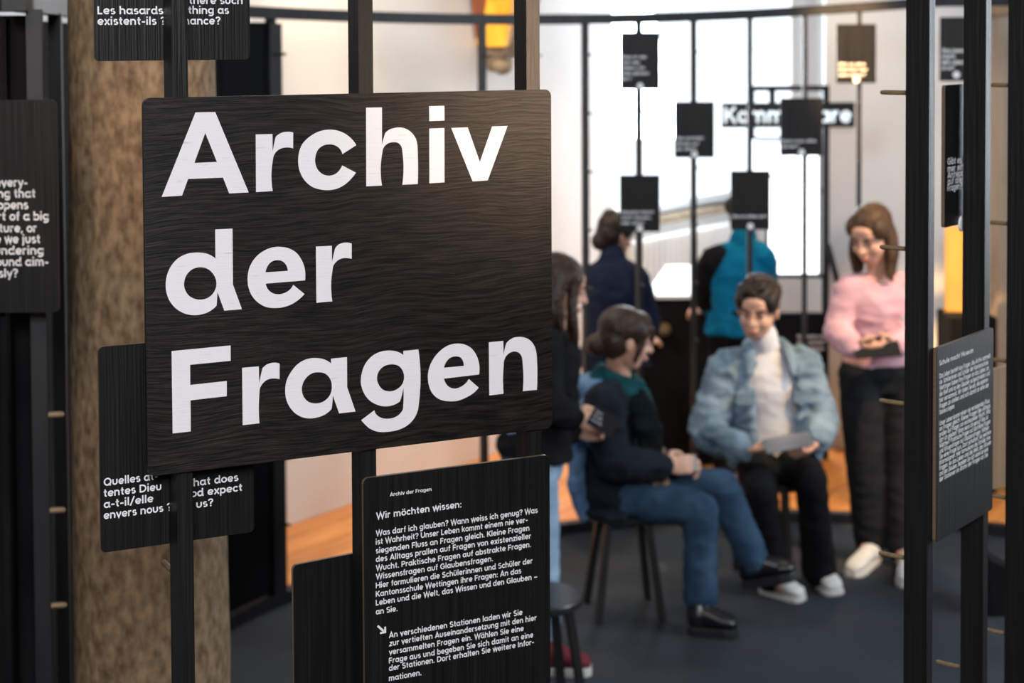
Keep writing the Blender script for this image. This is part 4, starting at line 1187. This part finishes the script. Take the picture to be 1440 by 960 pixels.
# ---- woman in the pink sweater, standing at the right
Yp = 7.62
base = V((at(1235, 700, Yp).x, Yp, 0.0128))
J = dict(head=at(1225, 331, 7.58), neck=at(1237, 392, 7.64), sr=at(1194, 408, 7.62), sl=at(1277, 408, 7.66), er=at(1178, 466, 7.58), el=at(1285, 470, 7.62),
         wr=at(1200, 489, 7.40), wl=at(1258, 484, 7.42), hr=at(1210, 520, 7.63), hl=at(1264, 522, 7.67), kr=at(1214, 650, 7.60), kl=at(1264, 656, 7.62),
         ar=at(1224, 762, 7.62), al=at(1268, 772, 7.56), tr=at(1208, 790, 7.45), tl=at(1270, 800, 7.4))
fl = lambda px, py: on_floor(px, py, 0.0135)
parts = dict(face=(-.58, -.72, -.40), handr=((.75, -.25, -.05), (0, .6, .7), .9, 1), handl=((-.8, -.2, -.02), (0, .5, .8), .9, -1), brow=BROWN, hk=1.09)
root, j, pel, neck, hv, sv, hd, Mh, body = person('standing woman in a pink sweater looking down at a tablet', J, parts, base)
top(root, j, pel, neck, hv, sv, PINK, 'sweater', .014, .10, .96, (.070, .062, .060, .050), .006, .97, flare=.006)
trousers(root, j, pel, BLACKDENIM, 'jeans', (.100, .092, .078, .074, .072), .004, .97)
mb = MB(); hair_cap(mb, hd, Mh, 1.09, .003); long_hair(mb, hd, Mh, 1.09, .18, seed=3, side_front=.0)
bake('hair', mb, .006, LIGHTBROWN, root, 2, .002, 40)
shoe('shoe', fl(1232, 788) - base, fl(1196, 812) - base, CANVASW, RUBBER, root, ankle=j['ar'] - V((0, 0, .02)), laces=RUBBER)
shoe('shoe', fl(1278, 792) - base, fl(1274, 828) - base, CANVASW, RUBBER, root, ankle=j['al'] - V((0, 0, .03)), laces=RUBBER)
mb = MB(); c_ = pel.lerp(neck, .62); mb.ell(c_ + V((.075, -.135, 0)), (.014, .004, .012)); mb.build('chest_emblem', fabric('grey_emblem', (.34, .34, .36)), root)


GREYTAB2 = mat('off_white_slip', (0.35, 0.34, 0.33), 0.8)


def tablet(name, c, u, v, w_, h_, m, label, cat='tablet', t=0.009):
    o = MB().box((0, 0, 0), (w_, h_, t)).build(name, m, None, bevel=0.003)
    u = V(u).normalized(); n_ = u.cross(V(v)).normalized(); v = n_.cross(u)
    o.matrix_world = Matrix.Translation(V(c)) @ Matrix((u, v, n_)).transposed().to_4x4()
    tag(o, label, cat); return o


BLKPLASTIC = mat('black_tablet_case', (0.010, 0.010, 0.012), 0.7, spec=0.2)
GREYTAB = mat('grey_tablet_back', (0.22, 0.23, 0.25), 0.3, metal=0.4)
p_ = (J['wr'] + J['wl']) / 2 + V((0, -.045, .004))
tablet('tablet', p_, (1, -.05, .08), (0, .85, .5), .20, .13, BLKPLASTIC, 'black tablet in the hands of the woman in pink')

# ---- woman in black jacket and light jeans, left, half hidden by the title board
base = V((at(760, 800, 6.42).x, 6.42, 0.0128))
J = dict(head=at(787, 404, 6.40), neck=at(775, 462, 6.44), sr=at(762, 488, 6.28), sl=at(778, 486, 6.60), er=at(768, 572, 6.24), el=at(792, 570, 6.58),
         wr=at(806, 588, 6.26), wl=at(806, 606, 6.46), hr=at(748, 640, 6.34), hl=at(752, 640, 6.52), kr=at(760, 775, 6.36), kl=at(728, 775, 6.50),
         ar=at(765, 890, 6.34), al=at(722, 880, 6.50), tr=at(800, 930, 6.32), tl=at(745, 915, 6.50))
parts = dict(face=(.93, .12, -.30), handr=((.96, 0, -.12), (0, .9, -.5), .8, 1), handl=((.9, -.05, 0), (0, -.9, .5), .8, -1), brow=BROWN)
root, j, pel, neck, hv, sv, hd, Mh, body = person('standing woman in black jacket and light jeans beside the title board', J, parts, base)
top(root, j, pel, neck, hv, sv, BLACKC, 'jacket', .022, .02, .97, (.074, .068, .062, .050), .006, .93, flare=.02)
trousers(root, j, pel, PALEDENIM, 'jeans', (.092, .086, .070, .066, .064), .004, .97)
mb = MB(); hair_cap(mb, hd, Mh, 1.0, .004); long_hair(mb, hd, Mh, 1.0, .17, seed=5, side_front=.07)
bake('hair', mb, .006, BROWN, root, 2, .002, 40)
shoe('shoe', fl(752, 946) - base, fl(832, 946) - base, CANVASR, RUBBER, root, ankle=j['ar'] - V((0, 0, .03)), laces=RUBBER, k=1.12, solem=.03)
shoe('shoe', fl(700, 934) - base, fl(768, 932) - base, CANVASR, RUBBER, root, ankle=j['al'] - V((0, 0, .03)), laces=RUBBER, k=1.08, solem=.03)
cd = thing('card', 'black card with small white print held out by the standing woman', 'card', tuple(at(848, 592, 6.22)))
u_ = V((.8, 0, -.5)).normalized(); n_ = u_.cross(V((.45, .2, .75))).normalized(); v_ = n_.cross(u_)
cd.rotation_euler = Matrix((u_, v_, n_)).transposed().to_euler()
MB().box((0, 0, 0), (.105, .075, .002)).build('sheet', BLKPLASTIC, cd)
mb = MB()
for k, s in enumerate(("Fragen an", "das Leben", "und die Welt")): put_text(mb, s, -.042, .016 - k * .017, .028 + .008 * k, .010, -.0, .0)
mb.v = [(x, z, .0016) for x, y, z in mb.v]; mb.build('lettering', M['print'], cd)

# ---- seated woman in profile, teal scarf, legs crossed
base = V((s1.x, 6.95, 0.0128))
J = dict(head=at(880, 478, 6.90), neck=at(866, 541, 6.93), sr=at(848, 572, 6.76), sl=at(880, 564, 7.10), er=at(862, 652, 6.70), el=at(908, 645, 7.08),
         wr=at(934, 656, 6.72), wl=at(944, 655, 6.90), hr=at(862, 695, 6.86), hl=at(862, 690, 7.04), kr=at(985, 716, 6.76), kl=at(1016, 684, 6.90),
         ar=at(985, 852, 6.72), al=at(1061, 792, 6.82), tr=at(1030, 885, 6.72), tl=at(1115, 820, 6.80))
parts = dict(face=(.90, .22, -.20), handr=((.9, .15, .05), (.1, .9, -.3), .9, 1), handl=((.9, -.3, .05), (0, -.9, -.2), .9, -1), brow=BROWN, bend=.02, hk=1.05)
root, j, pel, neck, hv, sv, hd, Mh, body = person('seated woman in profile with teal scarf, dark jacket and blue jeans', J, parts, base)
top(root, j, pel, neck, hv, sv, fabric('dark_jacket_cloth', (0.008, 0.010, 0.014), (0.016, 0.020, 0.028)), 'jacket', .030, -.10, .97, (.082, .074, .066, .052), .009, .93, flare=.03, bend=.02)
trousers(root, j, pel, DENIM, 'jeans', (.094, .084, .070, .064, .068), .005, .93, waist=.10)
f_ = V((.92, .12, 0)); sd = V((.1, -1, 0))
mb = MB()      # hood of the blue sweatshirt lying on the back and shoulder
mb.tube([neck + V((-.03, -.10, .00)), neck + V((-.10, -.07, -.01)), neck + V((-.125, .02, -.01)), neck + V((-.08, .10, 0))], [.038, .050, .052, .038], 14, 4)
mb.tube([neck + V((-.09, -.10, -.03)), neck + V((-.11, -.12, -.10)), neck + V((-.09, -.15, -.20))], [.045, .055, .040], 14, 4)
bake('hood', mb, .008, HOOD, root, 4, .005)
mb = MB()      # scarf wound round the neck, its ends hanging in front
for dz, rr, tk in ((.025, .078, .030), (-.012, .092, .036), (-.05, .105, .036)):
    mb.tube([neck + V((math.cos(t_ / 12 * 2 * math.pi) * rr + .012, math.sin(t_ / 12 * 2 * math.pi) * rr, dz - math.cos(t_ / 12 * 2 * math.pi) * .030)) for t_ in range(13)], [tk] * 13, 12)
bake('scarf', mb, .007, TEAL, root, 3, .006, 14)
mb = MB(); mb.tube([neck + V((.09, -.10, -.06)), neck + V((.12, -.15, -.15)), neck + V((.13, -.155, -.25))], [.06, .065, .05], 14, 3, ((.5, -.8, 0), .5))
bake('shawl', mb, .007, fabric('black_teal_shawl_cloth', (0.003, 0.004, 0.005), (0.005, 0.009, 0.011), scale=(10, 10, 10)), root, 3, .008, 12)
mb = MB(); mb.tube([pel + V((-.12, -.10, -.04)), pel + V((-.155, -.13, .08)), pel + V((-.15, -.13, .22)), neck + V((-.13, -.12, -.16))], [.05, .05, .05, .04], 14, 4, ((1, -.5, 0), .6))
bake('sweatshirt_side', mb, .008, HOOD, root, 3, .006, 10)
mb = MB()
for q_ in (0, 1): mb.tube([neck + V((.14 + .035 * q_, -.13, -.24)), neck + V((.145 + .04 * q_, -.135, -.34)), neck + V((.155 + .045 * q_, -.17, -.43))], [.018, .020, .014], 10, 3, ((.3, -1, 0), .5))
bake('scarf_end', mb, .006, TAN, root, 3, .002)
mb = MB(); hair_cap(mb, hd, Mh, 1.05, .004, .005)
bun = hd + Mh @ V((0, -.118, -.040)); mb.ell(bun, (.044, .046, .046)); mb.tube([hd + Mh @ V((0, -.07, 0)), bun], [.045, .035], 12)
for q_ in (-1, 1): mb.tube([hd + Mh @ V((q_ * .066, .045, .045)), hd + Mh @ V((q_ * .074, .042, -.01)), hd + Mh @ V((q_ * .070, .030, -.075))], [.016, .015, .007], 10, 3)
for q_ in range(6): mb.tube([hd + Mh @ V((-.045 + .018 * q_, .078, .075)), hd + Mh @ V((-.045 + .018 * q_, .092, .048)), hd + Mh @ V((-.044 + .018 * q_, .090, .030))], [.012, .010, .005], 8, 2)
bake('hair', mb, .006, BROWN, root, 2, .002, 40)
b1 = shoe('boot', fl(968, 889) - base, fl(1038, 893) - base, LEATHER, DARKSOLE, root, ankle=j['ar'] + V((0, 0, .05)), k=1.22, solem=.034, laces=BLACKC)
h_ = at(1045, 826, 6.84) - base; t_ = at(1124, 812, 6.76) - base
b2 = shoe('boot', h_, t_, LEATHER, DARKSOLE, root, ankle=j['al'] + V((-.02, 0, .045)), k=1.22, solem=.034, laces=BLACKC)
tablet('paper_slip', at(970, 652, 6.78), (1, 0, .2), (0, .8, .6), .06, .08, GREYTAB2, 'folded white slip in the hands of the woman with the scarf', 'paper', .003)


# ---- seated person in the washed denim jacket
base = V((s3.x, 7.42, 0.0128))
J = dict(head=at(1066, 436, 7.32), neck=at(1078, 492, 7.40), sr=at(1024, 520, 7.40), sl=at(1128, 516, 7.42), er=at(995, 606, 7.34), el=at(1152, 592, 7.36),
         wr=at(1046, 634, 7.12), wl=at(1150, 622, 7.14), hr=at(1064, 652, 7.42), hl=at(1116, 652, 7.42), kr=at(1070, 690, 7.02), kl=at(1140, 672, 7.02),
         ar=at(1086, 808, 7.16), al=at(1152, 802, 7.24), tr=at(1106, 836, 7.05), tl=at(1168, 828, 7.15))
parts = dict(face=(-.36, -.90, -.20), handr=((.85, -.25, .12), (.1, .25, .9), .75, -1), handl=((-.55, -.45, -.30), (0, .5, .7), .95, 1), brow=DARKHAIR, roll=R(-3), hk=1.08)
root, j, pel, neck, hv, sv, hd, Mh, body = person('seated person with short dark hair, washed denim jacket and white turtleneck', J, parts, base)
# white turtleneck
top(root, j, pel, neck, hv, sv, WHITEK, 'turtleneck', .006, .10, .98, (.054, .046, .042, .030), .002, .9, collar=(.42, .058), voxel=.008)
# jacket, open in front: body shell built as two front halves and a back
mb = MB()
rg = torso_rings(pel, neck, hv, sv, [(.02, .185, .14), (.20, .180, .135), (.45, .185, .135), (.68, .195, .14), (.85, .190, .125), (.96, .125, .10)], .012)
def half(c, a, b, s, d0, d1):
    P = []
    for k in range(13):
        t_ = R(d0 + (d1 - d0) * k / 12); P.append(c + a * math.cos(t_) * s + b * math.sin(t_))
    return P
fsign = 1 if (rg[0][2].y < 0) else -1
for s in (1, -1):
    vs = []; m_ = len(rg)
    for c, a, b in rg:
        b_ = b * fsign
        o_ = half(c, a, b_, s, -90, 58); i_ = half(c, a * .86, b_ * .84, s, -90, 58)
        vs += o_ + list(reversed(i_))
    n = 26
    fs = [tuple(range(n)), tuple((m_ - 1) * n + k for k in range(n))[::-1]]
    for i in range(m_ - 1):
        for k in range(n): k2 = (k + 1) % n; fs.append((i * n + k, (i + 1) * n + k, (i + 1) * n + k2, i * n + k2))
    if s < 0: fs = [tuple(reversed(f)) for f in fs]
    mb.add(vs, fs)
for s in 'rl':
    S_ = j['s' + s]; Eb = j['e' + s]; Wr = j['w' + s]
    mb.tube([neck.lerp(S_, .42) - V((0, 0, .03)), S_], [.066, .088], 18)
    mb.tube([S_, S_.lerp(Eb, .35), S_.lerp(Eb, .75), Eb], [.080, .080, .078, .074], 20, 2)
    mb.tube([Eb, Eb.lerp(Wr, .4), Eb.lerp(Wr, .80), Eb.lerp(Wr, .92)], [.073, .070, .058, .044], 20, 2)
bake('jacket', mb, .008, JACKETDENIM, root, 3, .015, 9)
mb = MB()      # collar wings
for s in (1, -1):
    a_ = neck + V((s * .075, .03, .02)); b_ = neck + V((s * .085, -.07, .0)); c_ = neck + V((s * .095, -.135, -.075))
    mb.tube([neck + V((s * .02, .075, .035)), a_, b_, c_], [.020, .026, .030, .016], 12, 4, ((s * .5, -.8, .2), .6))
bake('collar', mb, .006, JACKETDENIM, root, 3, .003)
mb = MB()      # chest pockets
for s, p_ in (('r', .38), ('l', .38)):
    c_ = pel.lerp(neck, .64) + (sv.normalized() if s == 'r' else -sv.normalized()) * .125 + V((0, -.135, 0))
    mb = MB().box(c_, (.085, .012, .055)); mb.build('pocket_flap', JACKETDENIM, root, bevel=.004)
trousers(root, j, pel, BLACKC, 'trousers', (.094, .086, .068, .066, .076), .004, 1.0, waist=.10)
mb = MB(); hair_cap(mb, hd, Mh, 1.08, .004)
rnd = random.Random(4)
for q_ in range(46):
    a_ = rnd.uniform(0, 2 * math.pi); e_ = rnd.uniform(.15, 1.35)
    d_ = V((math.cos(a_) * math.cos(e_), math.sin(a_) * math.cos(e_), math.sin(e_)))
    if d_.y > .55 and d_.z < .42: continue
    p_ = V((0, -.018, .050)) + V((d_.x * .083, d_.y * .096, d_.z * .082))
    mb.ell(hd + Mh @ (p_ * 1.08), (.017, .018, .015))
bake('hair', mb, .0055, DARKHAIR, root, 1)
shoe('shoe', fl(1070, 832) - base, fl(1130, 846) - base, CANVASW, RUBBER, root, ankle=j['ar'] - V((0, 0, .03)), k=1.02)
shoe('shoe', fl(1150, 820) - base, fl(1176, 838) - base, CANVASW, RUBBER, root, ankle=j['al'] - V((0, 0, .03)), k=1.02)
mb = MB(); mb.tube([neck + V((math.cos(R(200 + 14 * k)) * .066, math.sin(R(200 + 14 * k)) * .08, -.02 - .05 * math.sin(R(180 * k / 10)))) for k in range(11)], [.0012] * 11, 6); mb.build('necklace', GREYTAB, root, True)
tablet('tablet', (at(1064, 632, 7.02) + at(1138, 612, 7.00)) / 2 + V((.02, 0, 0)), (1, 0, .18), (-.05, .95, .15), .20, .14, GREYTAB, 'grey tablet held flat by the person in denim')

# ---- visitor with dark bun and navy jacket at the desk, seen from behind
base = V((at(862, 600, 8.85).x, 8.85, 0.0))
J = dict(head=at(866, 331, 8.84), neck=at(861, 368, 8.78), sr=at(896, 392, 8.70), sl=at(834, 392, 8.80), er=at(912, 452, 8.78), el=at(838, 462, 8.95),
         wr=at(905, 480, 8.98), wl=at(880, 480, 9.06), hr=at(886, 500, 8.72), hl=at(846, 500, 8.76), kr=at(884, 560, 8.80), kl=at(848, 560, 8.84))
for s in 'rl':
    J['k' + s].z = .47; J['a' + s] = V((J['h' + s].x, 8.80, .09)); J['t' + s] = V((J['h' + s].x + .03, 9.0, .04))
parts = dict(face=(.80, .45, -.30), handr=((.6, .6, 0), (-.2, .3, -.8), .5, 1), handl=((.6, .6, 0), (.2, .3, -.8), .5, -1), brow=DARKHAIR, hk=.92)
root, j, pel, neck, hv, sv, hd, Mh, body = person('visitor with dark hair in a bun and navy jacket at the reading desk', J, parts, base)
top(root, j, pel, neck, hv, sv, NAVY, 'jacket', .018, -.12, .97, (.070, .064, .058, .044), .006, .93, flare=.01, collar=(.25, .066))
trousers(root, j, pel, BLACKC, 'trousers', (.090, .082, .068, .064, .062), .003, .97)
mb = MB(); hair_cap(mb, hd, Mh, .94, .006); mb.ell(hd + Mh @ V((0, -.06, .085)), (.045, .045, .042)); mb.ell(hd + Mh @ V((0, -.075, -.05)), (.055, .035, .05))
bake('hair', mb, .006, DARKHAIR, root, 1, .004, 34)
for s, o_ in (('r', 0), ('l', 1)):
    a_ = j['a' + s]; shoe('shoe', V((a_.x, a_.y - .06, .0)), V((a_.x + .04, a_.y + .19, .0)), BLACKC, DARKSOLE, root, ankle=a_)

# ---- visitor in black and turquoise jacket, head behind a hanging board
base = V((at(1040, 600, 8.95).x, 8.95, 0.0))
J = dict(head=at(1047, 300, 9.00), neck=at(1044, 345, 8.92), sr=at(1072, 362, 8.84), sl=at(1008, 366, 8.92), er=at(1078, 420, 9.02), el=at(990, 408, 9.04),
         wr=at(1040, 440, 9.18), wl=at(996, 434, 9.16), hr=at(1062, 470, 8.84), hl=at(1020, 470, 8.90), kr=at(1062, 560, 8.9), kl=at(1020, 560, 8.92))
for s in 'rl':
    J['k' + s].z = .48; J['a' + s] = V((J['h' + s].x, 8.90, .09)); J['t' + s] = V((J['h' + s].x - .03, 9.1, .04))
parts = dict(face=(-.55, .72, -.30), handr=((-.7, .4, 0), (0, .3, -.9), .6, 1), handl=((-.5, .3, -.1), (.2, .3, -.8), .6, -1), brow=DARKHAIR)
root, j, pel, neck, hv, sv, hd, Mh, body = person('visitor in a black and turquoise jacket behind the hanging board', J, parts, base)
top(root, j, pel, neck, hv, sv, TURQ, 'jacket', .022, -.02, .97, (.074, .066, .060, .046), .006, .93, flare=.012, collar=(.3, .07))
mb = MB()
S_ = j['sl']; Eb = j['el']; Wr = j['wl']
mb.tube([neck.lerp(S_, .62) + V((0, -.02, -.015)), S_ + V((-.004, -.006, 0)), S_.lerp(Eb, .5) + V((-.004, -.006, 0)), Eb, Eb.lerp(Wr, .6)], [.066, .084, .080, .070, .058], 18, 2)
bake('black_sleeve', mb, .008, BLACKC, root, 3, .005)
trousers(root, j, pel, BLACKC, 'trousers', (.096, .088, .070, .066, .064), .003, .97)
mb = MB(); hair_cap(mb, hd, Mh, 1.0, .005); bake('hair', mb, .006, DARKHAIR, root, 1, .004, 34)
mb = MB(); GREEN = fabric('green_headband_cloth', (.08, .28, .10))
mb.tube([hd + Mh @ V((-.086, -.02, -.03)), hd + Mh @ V((-.092, -.02, .03)), hd + Mh @ V((-.06, -.02, .105)), hd + Mh @ V((0, -.02, .135)), hd + Mh @ V((.06, -.02, .105)), hd + Mh @ V((.092, -.02, .03)), hd + Mh @ V((.086, -.02, -.03))], [.012] * 7, 10, 3)
bake('headband', mb, .006, GREEN, root, 2)
for s in 'rl':
    a_ = j['a' + s]; shoe('shoe', V((a_.x, a_.y - .06, .0)), V((a_.x - .04, a_.y + .19, .0)), BLACKC, DARKSOLE, root, ankle=a_)


# ------------------------------------------------------------------ clothes flatten on the seat, soles rest on the carpet
def rest(root, seat=None):
    bpy.context.view_layer.update()
    stack = list(root.children)
    while stack:
        o = stack.pop(); stack += list(o.children)
        if o.type != 'MESH': continue
        mw = o.matrix_world
        for v in o.data.vertices:
            w_ = mw @ v.co; z = w_.z
            if seat and (w_.xy - V(seat[:2])).length < .192 and seat[2] - .11 < z < seat[2] + .0025: z = seat[2] + .0025
            if z < .0132 and root.location.z > .01: z = .0132
            if z != w_.z: w_.z = z; v.co = mw.inverted() @ w_


for o in [p for p in C.objects if p.name.startswith('person') and p.parent is None]:
    lab = o['label']
    rest(o, (s1.x, 6.95, .4628) if 'teal scarf' in lab else (s3.x, 7.42, .4628) if 'turtleneck' in lab else None)
